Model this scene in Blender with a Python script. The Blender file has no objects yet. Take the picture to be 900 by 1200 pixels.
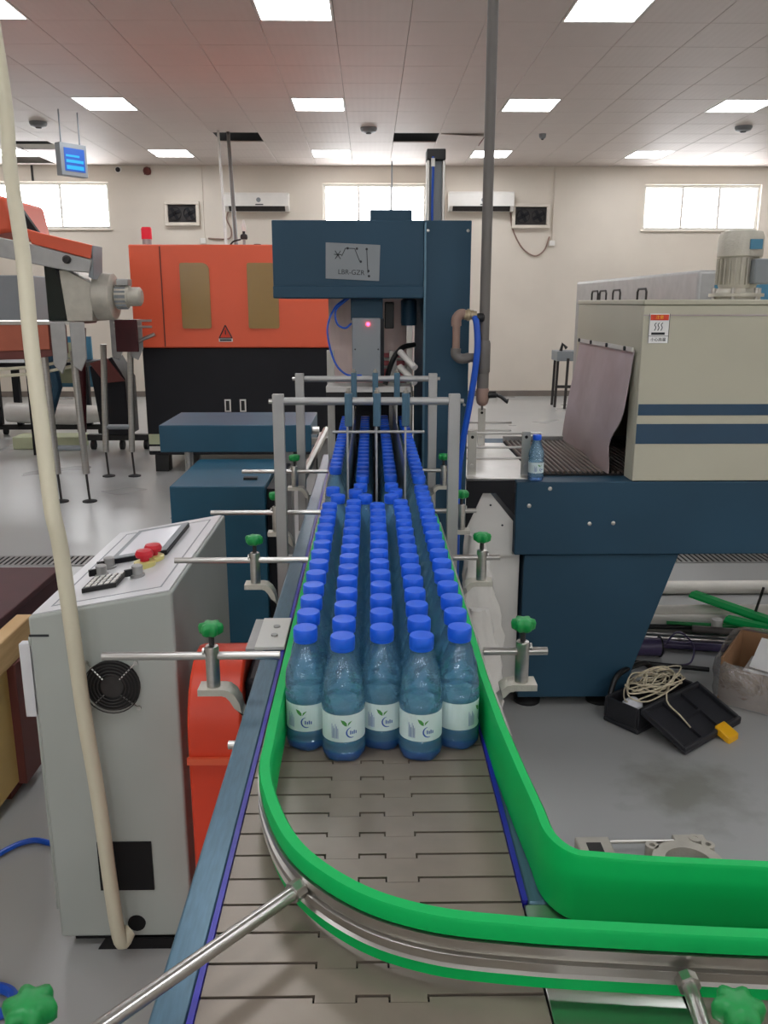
import bpy, bmesh, math, random
from mathutils import Vector, Matrix
random.seed(7)
R = math.radians
scene = bpy.context.scene
col = scene.collection

# ------------------------------------------------------------------ camera
cam_d = bpy.data.cameras.new('camera')
cam = bpy.data.objects.new('camera', cam_d); col.objects.link(cam)
cam_d.sensor_fit = 'VERTICAL'; cam_d.sensor_height = 36.0
cam_d.lens = 36.0 * 1000.0 / 1200.0
cam_d.clip_start = 0.02; cam_d.clip_end = 100
cam.location = (0, 0, 1.5)
PITCH = math.atan(246 / 1000)
cam.rotation_euler = (math.pi / 2 - PITCH, 0, -math.atan(16 * math.cos(PITCH) / 1000))
scene.camera = cam

# ------------------------------------------------------------------ world, exposure
w = bpy.data.worlds.new('world'); scene.world = w; w.use_nodes = True
w.node_tree.nodes['Background'].inputs[0].default_value = (0.75, 0.85, 1.0, 1)
w.node_tree.nodes['Background'].inputs[1].default_value = 1.0
PANEL = 13.0        # ceiling panel emission
DAY = 10.0          # daylit window emission
vs = scene.view_settings
scene.display_settings.display_device = 'sRGB'
vs.view_transform = 'Standard'; vs.look = 'None'; vs.gamma = 1.0; vs.use_curve_mapping = False
vs.exposure = 0.45
cy = scene.cycles
cy.max_bounces = 24; cy.transmission_bounces = 20; cy.transparent_max_bounces = 48
cy.glossy_bounces = 6; cy.diffuse_bounces = 5
cy.use_denoising = True
cy.sample_clamp_indirect = 6.0

# ------------------------------------------------------------------ materials
def lin(c):
    return tuple(((v / 255) / 12.92 if v / 255 <= .04045 else ((v / 255 + .055) / 1.055) ** 2.4) for v in c) + (1,)
MATS = {}
def mat(name, rgb, rough=.5, metal=0, var=.12, vscale=6, bump=0, bscale=60, spec=.5, rgb2=None, stretch=None, **kw):
    m = bpy.data.materials.new(name); m.use_nodes = True
    nt = m.node_tree; N = nt.nodes; L = nt.links
    b = N['Principled BSDF']
    b.inputs['Roughness'].default_value = rough
    b.inputs['Metallic'].default_value = metal
    b.inputs['Specular IOR Level'].default_value = spec
    c = lin(rgb)
    tc = N.new('ShaderNodeTexCoord'); mp = N.new('ShaderNodeMapping')
    L.new(tc.outputs['Object'], mp.inputs['Vector'])
    if stretch: mp.inputs['Scale'].default_value = stretch
    n = N.new('ShaderNodeTexNoise'); n.inputs['Scale'].default_value = vscale; n.inputs['Detail'].default_value = 5
    L.new(mp.outputs[0], n.inputs['Vector'])
    r = N.new('ShaderNodeValToRGB')
    r.color_ramp.elements[0].position = .3; r.color_ramp.elements[1].position = .72
    c2 = lin(rgb2) if rgb2 else tuple(min(1, v * (1 + var)) for v in c[:3]) + (1,)
    c1 = c if rgb2 else tuple(v * (1 - var) for v in c[:3]) + (1,)
    r.color_ramp.elements[0].color = c1; r.color_ramp.elements[1].color = c2
    L.new(n.outputs['Fac'], r.inputs[0]); L.new(r.outputs[0], b.inputs['Base Color'])
    if bump:
        n2 = N.new('ShaderNodeTexNoise'); n2.inputs['Scale'].default_value = bscale; n2.inputs['Detail'].default_value = 3
        L.new(mp.outputs[0], n2.inputs['Vector'])
        bp = N.new('ShaderNodeBump'); bp.inputs['Strength'].default_value = bump; bp.inputs['Distance'].default_value = .01
        L.new(n2.outputs['Fac'], bp.inputs['Height']); L.new(bp.outputs[0], b.inputs['Normal'])
    for k, v in kw.items():
        b.inputs[k].default_value = v
    MATS[name] = m
    return m
def emis(name, rgb, strength):
    m = bpy.data.materials.new(name); m.use_nodes = True
    b = m.node_tree.nodes['Principled BSDF']
    b.inputs['Base Color'].default_value = tuple(v * .5 for v in lin(rgb)[:3]) + (1,)
    b.inputs['Emission Color'].default_value = lin(rgb); b.inputs['Emission Strength'].default_value = strength
    MATS[name] = m; return m

mat('wall', (214, 206, 193), .55, var=.05, vscale=1.2)
mat('plenum', (30, 30, 28), .9)
mat('dark_void', (8, 8, 9), .9)
mat('tile', (204, 194, 188), .6, var=.04, vscale=2, spec=.3)
mat('white_metal', (212, 210, 204), .45, var=.04)
mat('white_plastic', (222, 220, 214), .4, var=.04)
mat('baseboard', (120, 112, 104), .5)
mat('steel', (190, 188, 184), .28, 1, var=.1, vscale=9, stretch=(1, 1, 12))
mat('alu', (186, 184, 178), .36, 1, var=.08, vscale=10)
mat('alu_dull', (170, 170, 168), .5, .75, var=.08, vscale=12)
mat('cast_alu', (188, 184, 172), .5, .4, var=.1, vscale=14, bump=.15, bscale=150)
mat('navy', (38, 70, 90), .5, var=.1, vscale=3, spec=.3)
mat('navy_box', (26, 80, 104), .42, var=.14, vscale=3, spec=.5)
mat('rail_blue', (74, 106, 124), .3, .35, var=.14, vscale=30, stretch=(8, 1, 1))
mat('purple', (34, 30, 160), .35, var=.1)
mat('belt', (132, 121, 109), .34, .2, var=.13, vscale=14, spec=.5)
mat('belt_under', (14, 13, 13), .8)
mat('green', (4, 176, 88), .5, var=.06, vscale=5, spec=.2)
mat('knob_green', (16, 140, 66), .4, var=.1, vscale=40)
mat('orange', (222, 92, 58), .42, var=.05, vscale=2)
mat('apron', (172, 92, 68), .5, var=.15, vscale=3)
mat('rear_film', (236, 214, 208), .4, var=.06, vscale=12, stretch=(3, 1, .6))
mat('orange_red', (214, 62, 32), .4, var=.08, vscale=6)
mat('black_paint', (17, 18, 24), .5, var=.1, spec=.3)
mat('black', (12, 12, 13), .45)
mat('rubber', (18, 18, 20), .7)
mat('olive', (146, 116, 66), .25, var=.06, vscale=2)
mat('cab', (166, 171, 165), .5, var=.05, vscale=3)
mat('cab_top', (206, 206, 208), .35, var=.04, vscale=3)
mat('beige', (184, 181, 162), .55, var=.05, vscale=2)
mat('stripe', (36, 68, 92), .4, var=.06)
mat('pvc', (206, 200, 176), .45, var=.06, vscale=3)
mat('pvc_white', (226, 222, 212), .4, var=.05)
mat('pipe_grey', (104, 100, 96), .45, var=.08)
mat('pipe_brown', (142, 116, 104), .5, var=.08)
mat('brass', (176, 160, 132), .35, .5)
mat('blue_hose', (22, 82, 190), .35, var=.08)
mat('cap_blue', (18, 92, 222), .4, var=.05, vscale=40)
mat('wood', (214, 180, 128), .6, var=.16, vscale=4, rgb2=(186, 148, 98), stretch=(1, 1, 14))
mat('ply', (206, 172, 104), .6, var=.1, vscale=5)
mat('redbrown', (104, 52, 46), .6, var=.15)
mat('darkred', (66, 18, 24), .55, var=.15)
mat('curtain', (186, 174, 178), .4, var=.15, vscale=5, rgb2=(160, 146, 146), bump=.2, bscale=8)
mat('mesh_belt', (92, 82, 74), .45, .5, var=.2, vscale=60)
mat('card', (146, 110, 78), .75, var=.12, vscale=8)
mat('paper', (232, 232, 230), .6, var=.03)
mat('yellow', (236, 176, 22), .4, var=.06)
mat('yellow_pale', (214, 206, 130), .35, var=.06)
mat('red', (204, 22, 42), .35, var=.06)
mat('toolbox', (34, 35, 40), .55, var=.12, vscale=14)
mat('rope', (204, 194, 168), .75, var=.2, vscale=60)
mat('violet', (84, 74, 110), .4, var=.15)
mat('pink', (226, 128, 132), .5)
mat('printgrey', (128, 134, 138), .45, var=.04)
mat('ink', (36, 40, 44), .6)
mat('label', (222, 238, 238), .4, var=.05, vscale=30, Alpha=.86)
mat('leaf', (70, 140, 70), .5)
mat('logo_blue', (26, 74, 160), .5)
mat('screen', (232, 232, 238), .2, var=.03, vscale=3)
mat('fan_dark', (44, 41, 40), .6, var=.3, vscale=30)
mat('glass_dark', (20, 34, 32), .15, var=.1)
mat('paleblock', (176, 182, 150), .7)
mat('rack_blue', (70, 130, 160), .5)
mat('film_white', (214, 212, 206), .35, var=.08, vscale=8, bump=.4, bscale=14)
emis('panel_light', (250, 251, 255), PANEL)
emis('daylight', (252, 253, 255), DAY)
emis('led_red', (255, 40, 70), 12.0)
emis('alarm', (215, 20, 45), .35)
emis('screen_blue', (30, 160, 235), .55)
emis('screen_deep', (40, 95, 190), .3)

# floor: grey epoxy with scuffs, a stain of its own, glossy
m = mat('floor', (164, 165, 163), .3, var=.03, vscale=.7, spec=.5)
nt = m.node_tree; N = nt.nodes; L = nt.links; b = N['Principled BSDF']
ramp = [x for x in N if x.type == 'VALTORGB'][0]; tcn = [x for x in N if x.type == 'TEX_COORD'][0]
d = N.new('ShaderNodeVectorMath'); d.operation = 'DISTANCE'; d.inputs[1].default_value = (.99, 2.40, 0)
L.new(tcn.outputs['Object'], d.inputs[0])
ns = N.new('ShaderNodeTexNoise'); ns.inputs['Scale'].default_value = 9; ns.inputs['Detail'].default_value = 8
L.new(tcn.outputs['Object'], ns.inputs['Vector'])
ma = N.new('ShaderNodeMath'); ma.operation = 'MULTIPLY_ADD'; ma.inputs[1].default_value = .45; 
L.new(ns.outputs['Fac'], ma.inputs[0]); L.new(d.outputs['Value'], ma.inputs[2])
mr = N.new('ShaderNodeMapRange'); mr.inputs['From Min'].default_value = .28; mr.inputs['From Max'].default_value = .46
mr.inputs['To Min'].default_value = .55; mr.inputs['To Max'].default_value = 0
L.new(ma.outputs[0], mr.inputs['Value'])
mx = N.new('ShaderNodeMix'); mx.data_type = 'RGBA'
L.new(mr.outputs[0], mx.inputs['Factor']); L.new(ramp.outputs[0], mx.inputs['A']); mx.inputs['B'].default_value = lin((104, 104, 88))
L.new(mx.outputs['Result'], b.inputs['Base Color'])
n3 = N.new('ShaderNodeTexNoise'); n3.inputs['Scale'].default_value = 1.2; n3.inputs['Detail'].default_value = 2
L.new(tcn.outputs['Object'], n3.inputs['Vector'])
mr2 = N.new('ShaderNodeMapRange'); mr2.inputs['To Min'].default_value = .24; mr2.inputs['To Max'].default_value = .34
L.new(n3.outputs['Fac'], mr2.inputs['Value']); L.new(mr2.outputs[0], b.inputs['Roughness'])

# scorched lower part of the curtain
m = MATS['curtain']; nt = m.node_tree; N = nt.nodes; L = nt.links
tcn = [x for x in N if x.type == 'TEX_COORD'][0]; ramp = [x for x in N if x.type == 'VALTORGB'][0]; nzz = [x for x in N if x.type == 'TEX_NOISE'][0]
sx = N.new('ShaderNodeSeparateXYZ'); L.new(tcn.outputs['Object'], sx.inputs[0])
ad = N.new('ShaderNodeMath'); ad.operation = 'MULTIPLY_ADD'; ad.inputs[1].default_value = .22; L.new(nzz.outputs['Fac'], ad.inputs[0]); L.new(sx.outputs['Z'], ad.inputs[2])
mrr = N.new('ShaderNodeMapRange'); mrr.inputs['From Min'].default_value = 1.02; mrr.inputs['From Max'].default_value = 1.14; mrr.inputs['To Min'].default_value = .55; mrr.inputs['To Max'].default_value = 0
L.new(ad.outputs[0], mrr.inputs['Value'])
mxx = N.new('ShaderNodeMix'); mxx.data_type = 'RGBA'; L.new(mrr.outputs[0], mxx.inputs['Factor']); L.new(ramp.outputs[0], mxx.inputs['A']); mxx.inputs['B'].default_value = lin((112, 88, 74))
L.new(mxx.outputs['Result'], N['Principled BSDF'].inputs['Base Color'])

# ribbed ceiling panel relief
m = MATS['tile']; nt = m.node_tree; N = nt.nodes; L = nt.links
tcn = [x for x in N if x.type == 'TEX_COORD'][0]
wv = N.new('ShaderNodeTexWave'); wv.bands_direction = 'X'; wv.inputs['Scale'].default_value = 5.0
L.new(tcn.outputs['Object'], wv.inputs['Vector'])
bp = N.new('ShaderNodeBump'); bp.inputs['Strength'].default_value = .05; bp.inputs['Distance'].default_value = .01
L.new(wv.outputs['Fac'], bp.inputs['Height']); L.new(bp.outputs[0], N['Principled BSDF'].inputs['Normal'])

# clear PET filled with water, bluish
m = bpy.data.materials.new('pet'); m.use_nodes = True; MATS['pet'] = m
nt = m.node_tree; N = nt.nodes; L = nt.links; N.remove(N['Principled BSDF'])
out = N['Material Output']
gl = N.new('ShaderNodeBsdfGlass'); gl.inputs['Color'].default_value = (.90, .985, 1, 1); gl.inputs['IOR'].default_value = 1.33; gl.inputs['Roughness'].default_value = .02
tr = N.new('ShaderNodeBsdfTransparent'); tr.inputs['Color'].default_value = (.91, .98, 1, 1)
df = N.new('ShaderNodeBsdfTranslucent'); df.inputs['Color'].default_value = (.30, .72, 1, 1)
dd = N.new('ShaderNodeBsdfDiffuse'); dd.inputs['Color'].default_value = (.24, .62, .95, 1)
md_ = N.new('ShaderNodeMixShader'); md_.inputs[0].default_value = .55; L.new(df.outputs[0], md_.inputs[1]); L.new(dd.outputs[0], md_.inputs[2])
gs = N.new('ShaderNodeBsdfGlossy'); gs.inputs['Roughness'].default_value = .04
m1 = N.new('ShaderNodeMixShader'); m1.inputs[0].default_value = .55
L.new(gl.outputs[0], m1.inputs[1]); L.new(tr.outputs[0], m1.inputs[2])
m2 = N.new('ShaderNodeMixShader'); m2.inputs[0].default_value = .33
L.new(m1.outputs[0], m2.inputs[1]); L.new(md_.outputs[0], m2.inputs[2])
fr = N.new('ShaderNodeFresnel'); fr.inputs[0].default_value = 1.6
m3 = N.new('ShaderNodeMixShader'); L.new(fr.outputs[0], m3.inputs[0])
L.new(m2.outputs[0], m3.inputs[1]); L.new(gs.outputs[0], m3.inputs[2])
tcn = N.new('ShaderNodeTexCoord'); nz = N.new('ShaderNodeTexNoise'); nz.inputs['Scale'].default_value = 75
L.new(tcn.outputs['Object'], nz.inputs['Vector'])
bp = N.new('ShaderNodeBump'); bp.inputs['Strength'].default_value = .6; bp.inputs['Distance'].default_value = .004
L.new(nz.outputs['Fac'], bp.inputs['Height'])
L.new(bp.outputs[0], gs.inputs['Normal']); L.new(bp.outputs[0], gl.inputs['Normal'])
L.new(m3.outputs[0], out.inputs['Surface'])

mb2 = m.copy(); mb2.name = 'pet_base_refraction'; MATS['pet_base_refraction'] = mb2  # blue refracted from the caps, painted into the bottle base colour
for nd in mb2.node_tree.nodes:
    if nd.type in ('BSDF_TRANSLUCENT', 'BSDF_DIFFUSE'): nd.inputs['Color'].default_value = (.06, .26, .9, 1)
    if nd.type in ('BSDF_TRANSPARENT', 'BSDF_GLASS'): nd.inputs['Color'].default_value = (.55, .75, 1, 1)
# thin clear wrapping film
m = bpy.data.materials.new('film'); m.use_nodes = True; MATS['film'] = m
nt = m.node_tree; N = nt.nodes; L = nt.links; N.remove(N['Principled BSDF'])
tr = N.new('ShaderNodeBsdfTransparent'); gs = N.new('ShaderNodeBsdfGlossy'); gs.inputs['Roughness'].default_value = .15
dfu = N.new('ShaderNodeBsdfDiffuse'); dfu.inputs['Color'].default_value = (.6, .6, .58, 1)
tcn = N.new('ShaderNodeTexCoord'); nz = N.new('ShaderNodeTexNoise'); nz.inputs['Scale'].default_value = 14; nz.inputs['Detail'].default_value = 6
L.new(tcn.outputs['Object'], nz.inputs['Vector'])
bp = N.new('ShaderNodeBump'); bp.inputs['Strength'].default_value = .9; bp.inputs['Distance'].default_value = .03
L.new(nz.outputs['Fac'], bp.inputs['Height']); L.new(bp.outputs[0], gs.inputs['Normal'])
ma_ = N.new('ShaderNodeMixShader'); ma_.inputs[0].default_value = .4; L.new(tr.outputs[0], ma_.inputs[1]); L.new(dfu.outputs[0], ma_.inputs[2])
mb_ = N.new('ShaderNodeMixShader'); mb_.inputs[0].default_value = .35; L.new(ma_.outputs[0], mb_.inputs[1]); L.new(gs.outputs[0], mb_.inputs[2])
L.new(mb_.outputs[0], N['Material Output'].inputs['Surface'])

# ------------------------------------------------------------------ mesh builder
class MB:
    def __init__(s): s.v = []; s.f = []; s.m = []
    def add(s, vs_, fs, m=0):
        o = len(s.v); s.v += [tuple(p) for p in vs_]
        for f in fs: s.f.append([i + o for i in f]); s.m.append(m)
        return s
    def box(s, x0, x1, y0, y1, z0, z1, m=0):
        x0, x1 = sorted((x0, x1)); y0, y1 = sorted((y0, y1)); z0, z1 = sorted((z0, z1))
        return s.add([(x0, y0, z0), (x1, y0, z0), (x1, y1, z0), (x0, y1, z0), (x0, y0, z1), (x1, y0, z1), (x1, y1, z1), (x0, y1, z1)],
              [(0, 3, 2, 1), (4, 5, 6, 7), (0, 1, 5, 4), (1, 2, 6, 5), (2, 3, 7, 6), (3, 0, 4, 7)], m)
    def rot_box(s, c, size, rotz=0, m=0, tilt=None):
        M = Matrix.Translation(c) @ Matrix.Rotation(rotz, 4, 'Z')
        if tilt: M = M @ Matrix.Rotation(tilt[1], 4, tilt[0])
        hx, hy, hz = [k / 2 for k in size]
        vs_ = [M @ Vector(p) for p in [(-hx, -hy, -hz), (hx, -hy, -hz), (hx, hy, -hz), (-hx, hy, -hz), (-hx, -hy, hz), (hx, -hy, hz), (hx, hy, hz), (-hx, hy, hz)]]
        return s.add(vs_, [(0, 3, 2, 1), (4, 5, 6, 7), (0, 1, 5, 4), (1, 2, 6, 5), (2, 3, 7, 6), (3, 0, 4, 7)], m)
    def tube(s, pts, r, n=10, m=0, caps=True):
        P = [Vector(p) for p in pts]; k = len(P)
        rr = r if isinstance(r, (list, tuple)) else [r] * k
        T = []
        for i in range(k):
            t = (P[min(i + 1, k - 1)] - P[max(i - 1, 0)]); T.append(t.normalized() if t.length > 1e-9 else Vector((0, 0, 1)))
        a = Vector((0, 0, 1)) if abs(T[0].z) < .9 else Vector((1, 0, 0))
        u = T[0].cross(a).normalized(); vs_ = []
        for i in range(k):
            u = (u - T[i] * u.dot(T[i])).normalized(); w_ = T[i].cross(u)
            for j in range(n):
                an = 2 * math.pi * j / n
                vs_.append(P[i] + (u * math.cos(an) + w_ * math.sin(an)) * rr[i])
        fs = []
        for i in range(k - 1):
            for j in range(n):
                fs.append((i * n + j, i * n + (j + 1) % n, (i + 1) * n + (j + 1) % n, (i + 1) * n + j))
        if caps:
            fs.append(tuple(range(n - 1, -1, -1))); fs.append(tuple((k - 1) * n + j for j in range(n)))
        return s.add(vs_, fs, m)
    def cyl(s, p0, p1, r, r1=None, n=16, m=0):
        return s.tube([p0, p1], [r, r if r1 is None else r1], n, m)
    def lathe(s, prof, c=(0, 0, 0), n=24, m=0, axis='z', cap=True):
        vs_ = []; k = len(prof)
        for r, z in prof:
            for j in range(n):
                a = 2 * math.pi * j / n; x, y = r * math.cos(a), r * math.sin(a)
                p = (x, y, z) if axis == 'z' else ((z, x, y) if axis == 'x' else (y, z, x))
                vs_.append((c[0] + p[0], c[1] + p[1], c[2] + p[2]))
        fs = [(i * n + j, i * n + (j + 1) % n, (i + 1) * n + (j + 1) % n, (i + 1) * n + j) for i in range(k - 1) for j in range(n)]
        if cap:
            fs.append(tuple(range(n - 1, -1, -1))); fs.append(tuple((k - 1) * n + j for j in range(n)))
        return s.add(vs_, fs, m)
    def prism(s, poly, a0, a1, plane='xy', m=0):
        def p3(p, a): return (p[0], p[1], a) if plane == 'xy' else ((p[0], a, p[1]) if plane == 'xz' else (a, p[0], p[1]))
        k = len(poly)
        vs_ = [p3(p, a0) for p in poly] + [p3(p, a1) for p in poly]
        fs = [tuple(range(k - 1, -1, -1)), tuple(range(k, 2 * k))] + [(i, (i + 1) % k, k + (i + 1) % k, k + i) for i in range(k)]
        return s.add(vs_, fs, m)
    def sweep(s, path, prof, m=0):
        """rectangular-ish section (offset to the right of travel, z) along a flat path"""
        k = len(path); n = len(prof); vs_ = []
        for i in range(k):
            a, b_ = Vector(path[max(i - 1, 0)]), Vector(path[min(i + 1, k - 1)])
            t = (b_ - a).normalized(); nn = Vector((t.y, -t.x))
            for o, z in prof:
                vs_.append((path[i][0] + nn.x * o, path[i][1] + nn.y * o, z))
        fs = [(i * n + j, i * n + (j + 1) % n, (i + 1) * n + (j + 1) % n, (i + 1) * n + j) for i in range(k - 1) for j in range(n)]
        fs.append(tuple(range(n))); fs.append(tuple((k - 1) * n + j for j in range(n - 1, -1, -1)))
        return s.add(vs_, fs, m)
    def build(s, name, mats, parent=None, bevel=0, off=None, seg=2, sharp=35):
        me = bpy.data.meshes.new(name)
        o = Vector((0, 0, 0))
        if off is not None: o = Vector(off)
        elif parent is not None:
            q = parent
            while q.parent: q = q.parent
            o = Vector(q.location)
        me.from_pydata([(x - o.x, y - o.y, z - o.z) for x, y, z in s.v], [], s.f)
        bm = bmesh.new(); bm.from_mesh(me); bmesh.ops.recalc_face_normals(bm, faces=bm.faces); bm.to_mesh(me); bm.free()
        if isinstance(mats, str): mats = [mats]
        for q in mats: me.materials.append(MATS[q])
        if len(mats) > 1: me.polygons.foreach_set('material_index', s.m)
        me.polygons.foreach_set('use_smooth', [True] * len(me.polygons))
        me.set_sharp_from_angle(angle=R(sharp))
        ob = bpy.data.objects.new(name, me); col.objects.link(ob)
        if parent is not None: ob.parent = parent
        elif off is not None: ob.location = off
        if bevel:
            md = ob.modifiers.new('bevel', 'BEVEL'); md.width = bevel; md.segments = seg; md.limit_method = 'ANGLE'; md.angle_limit = R(40)
        return ob

def thing(name, label, cat, loc=(0, 0, 0), group=None):
    o = bpy.data.objects.new(name, None); col.objects.link(o); o.location = loc; o.empty_display_size = .05
    o['label'] = label; o['category'] = cat
    if group: o['group'] = group
    return o
def tag(o, label, cat, group=None, kind=None):
    o['label'] = label; o['category'] = cat
    if group: o['group'] = group
    if kind: o['kind'] = kind
    return o
def struct(o, label=None):
    o['kind'] = 'structure'
    if label: o['label'] = label
    return o
def copy_tree(o, parent=None):
    c = o.copy(); col.objects.link(c)
    if parent is not None: c.parent = parent
    for ch in o.children: copy_tree(ch, c)
    return c
def bezier(pts, n=12):
    """Catmull-Rom through the points"""
    P = [Vector(p) for p in pts]; P = [P[0] * 2 - P[1]] + P + [P[-1] * 2 - P[-2]]; out_ = []
    for i in range(1, len(P) - 2):
        for k in range(n):
            t = k / n
            out_.append(.5 * ((2 * P[i]) + (-P[i - 1] + P[i + 1]) * t + (2 * P[i - 1] - 5 * P[i] + 4 * P[i + 1] - P[i + 2]) * t * t + (-P[i - 1] + 3 * P[i] - 3 * P[i + 1] + P[i + 2]) * t ** 3))
    out_.append(P[-2]); return out_
def lettering(name, s, size, loc, rot, mt, parent):
    cu = bpy.data.curves.new(name, 'FONT'); cu.body = s; cu.size = size; cu.align_x = 'CENTER'; cu.align_y = 'CENTER'; cu.extrude = .0004
    t = bpy.data.objects.new(name + '_src', cu); col.objects.link(t)
    dg = bpy.context.evaluated_depsgraph_get()
    me = bpy.data.meshes.new_from_object(t.evaluated_get(dg)); me.name = name
    bpy.data.objects.remove(t); bpy.data.curves.remove(cu)
    me.materials.clear(); me.materials.append(MATS[mt])
    o = bpy.data.objects.new(name, me); col.objects.link(o); o.parent = parent
    q = parent
    while q.parent: q = q.parent
    o.location = Vector(loc) - Vector(q.location); o.rotation_euler = rot
    return o
def ordw(n):
    return {1: 'first', 2: 'second', 3: 'third', 4: 'fourth', 5: 'fifth', 6: 'sixth', 7: 'seventh', 8: 'eighth', 9: 'ninth', 10: 'tenth', 11: 'eleventh', 12: 'twelfth'}.get(n, '%dth' % n if n % 10 not in (1, 2, 3) or n in (11, 12, 13) else '%d%s' % (n, ['', 'st', 'nd', 'rd'][n % 10]))

# ================================================================== THE ROOM
X0, X1, Y0, WY, CZ = -7.6, 8.2, -7.0, 14.05, 3.54
struct(MB().box(X0, X1, Y0, WY + .3, -.12, 0).build('floor', 'floor'), 'grey glossy epoxy factory floor')
WIN = [(-6.3, -4.04, 2.61, 3.30, 3), (-.735, .886, 2.60, 3.285, 3), (4.283, 6.119, 2.60, 3.28, 3)]
wb = MB(); xs = X0
for (a, b_, z0, z1, n) in WIN:
    wb.box(xs, a, WY, WY + .25, 0, CZ + .3); wb.box(a, b_, WY, WY + .25, 0, z0); wb.box(a, b_, WY, WY + .25, z1, CZ + .3); xs = b_
wb.box(xs, X1, WY, WY + .25, 0, CZ + .3)
wall = struct(wb.build('wall_back', 'wall'), 'cream painted back wall with high windows')
struct(MB().box(X0 - .2, X0, Y0, WY, 0, CZ + .3).build('wall_left', 'wall'))
struct(MB().box(X1, X1 + .2, Y0, WY, 0, CZ + .3).build('wall_right', 'wall'))
FILL_WIN = [(-5.6, -3.8), (-.8, .9), (4.2, 6.0)]; FZ0, FZ1 = 2.6, 3.28  # unseen windows behind the camera, added for frontal fill light
wf = MB(); xs = X0
for a, b_ in FILL_WIN:
    wf.box(xs, a, Y0 - .2, Y0, 0, CZ + .3); wf.box(a, b_, Y0 - .2, Y0, 0, FZ0); wf.box(a, b_, Y0 - .2, Y0, FZ1, CZ + .3); xs = b_
wf.box(xs, X1, Y0 - .2, Y0, 0, CZ + .3)
struct(wf.build('wall_front', 'wall'))
for i, (a, b_) in enumerate(FILL_WIN):
    wn = bpy.data.objects.new('window_%d' % (i + 4), None); col.objects.link(wn); wn.location = (a, Y0, FZ0); struct(wn, 'unseen daylit window added behind the camera as frontal fill')
    f = MB().box(a, b_, Y0 - .14, Y0 - .06, FZ0, FZ0 + .05).box(a, b_, Y0 - .14, Y0 - .06, FZ1 - .05, FZ1).box(a, a + .05, Y0 - .14, Y0 - .06, FZ0 + .05, FZ1 - .05).box(b_ - .05, b_, Y0 - .14, Y0 - .06, FZ0 + .05, FZ1 - .05)
    f.build('window_frame', 'white_metal', wn)
    W = (b_ - a - .1) / 4
    for k in range(4):
        if k: MB().box(a + .05 + W * k - .02, a + .05 + W * k + .02, Y0 - .13, Y0 - .07, FZ0 + .05, FZ1 - .05).build('mullion', 'white_metal', wn)
        MB().box(a + .05 + W * k + (.02 if k else 0), a + .05 + W * (k + 1) - (.02 if k < 3 else 0), Y0 - .11, Y0 - .104, FZ0 + .05, FZ1 - .05).build('pane', 'daylight', wn)
struct(MB().box(X0, X1, WY - .018, WY, 0, .09).build('baseboard_back', 'baseboard', bevel=.004))
for i, (a, b_, z0, z1, n) in enumerate(WIN):
    wn = bpy.data.objects.new('window_%d' % (i + 1), None); col.objects.link(wn); wn.location = (a, WY, z0); struct(wn, 'overexposed daylit window high in the back wall')
    f = MB(); t = .045; y0, y1 = WY + .06, WY + .13
    f.box(a, b_, y0, y1, z0, z0 + t); f.box(a, b_, y0, y1, z1 - t, z1); f.box(a, a + t, y0, y1, z0 + t, z1 - t); f.box(b_ - t, b_, y0, y1, z0 + t, z1 - t)
    f.build('window_frame', 'white_metal', wn)
    W = (b_ - a - 2 * t) / n
    for k in range(n):
        if k: MB().box(a + t + W * k - .018, a + t + W * k + .018, y0 + .01, y1 - .01, z0 + t, z1 - t).build('mullion', 'white_metal', wn)
        MB().box(a + t + W * k + (.018 if k else 0), a + t + W * (k + 1) - (.018 if k < n - 1 else 0), y0 + .03, y0 + .036, z0 + t, z1 - t).build('pane', 'daylight', wn)
    MB().box(a - .03, b_ + .03, WY - .03, WY + .06, z0 - .025, z0).build('window_sill', 'wall', wn, bevel=.004)

# ceiling: dark void above, laid-in ribbed metal tiles below
ceil = struct(MB().box(X0, X1, Y0, WY, CZ + .3, CZ + .4).build('ceiling', 'plenum'), 'suspended ceiling of square ribbed metal tiles')
TX, TY, GX, GY = .565, .62, -.825, 7.08
LIGHTC = [-8, -4, 0, 4, 8, 12]; LIGHTR = [-21, -16, -11, -6, -1, 4, 9]  # rows behind the camera are unseen, added for frontal light
HOLES = {(-2, 7), (2, 7), (-7, 8), (-8, 10)}
rest = MB(); tile_me = None
def tile_mesh(mb, x, y):
    g, c, e = .0016, .004, .0025
    x0, x1, y0, y1 = x + g, x + TX - g, y + g, y + TY - g
    z0, z1 = CZ, CZ + .012
    mb.add([(x0 + c, y0 + c, z0), (x1 - c, y0 + c, z0), (x1 - c, y1 - c, z0), (x0 + c, y1 - c, z0), (x0, y0, z0 + e), (x1, y0, z0 + e), (x1, y1, z0 + e), (x0, y1, z0 + e),
            (x0, y0, z1), (x1, y0, z1), (x1, y1, z1), (x0, y1, z1)],
           [(0, 1, 2, 3), (0, 1, 5, 4), (1, 2, 6, 5), (2, 3, 7, 6), (3, 0, 4, 7), (4, 5, 9, 8), (5, 6, 10, 9), (6, 7, 11, 10), (7, 4, 8, 11), (8, 9, 10, 11)])
for i in range(-12, 16):
    for j in range(-23, 12):
        if (i in LIGHTC and j in LIGHTR) or (i, j) in HOLES: continue
        x, y = GX + TX * i, GY + TY * j
        if x < X0 - .3 or x > X1 - .2 or y < Y0 - .3: continue
        vis = y > 5.6 and abs(x + .28) < .50 * y + .3
        if not vis: tile_mesh(rest, x, y); continue
        if tile_me is None:
            q = MB(); tile_mesh(q, 0, 0); ob = q.build('ceiling_tile', 'tile', ceil, sharp=8); tile_me = ob.data; ob.location = (x, y, 0)
        else:
            ob = bpy.data.objects.new('ceiling_tile', tile_me); col.objects.link(ob); ob.parent = ceil; ob.location = (x, y, 0)
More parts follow.
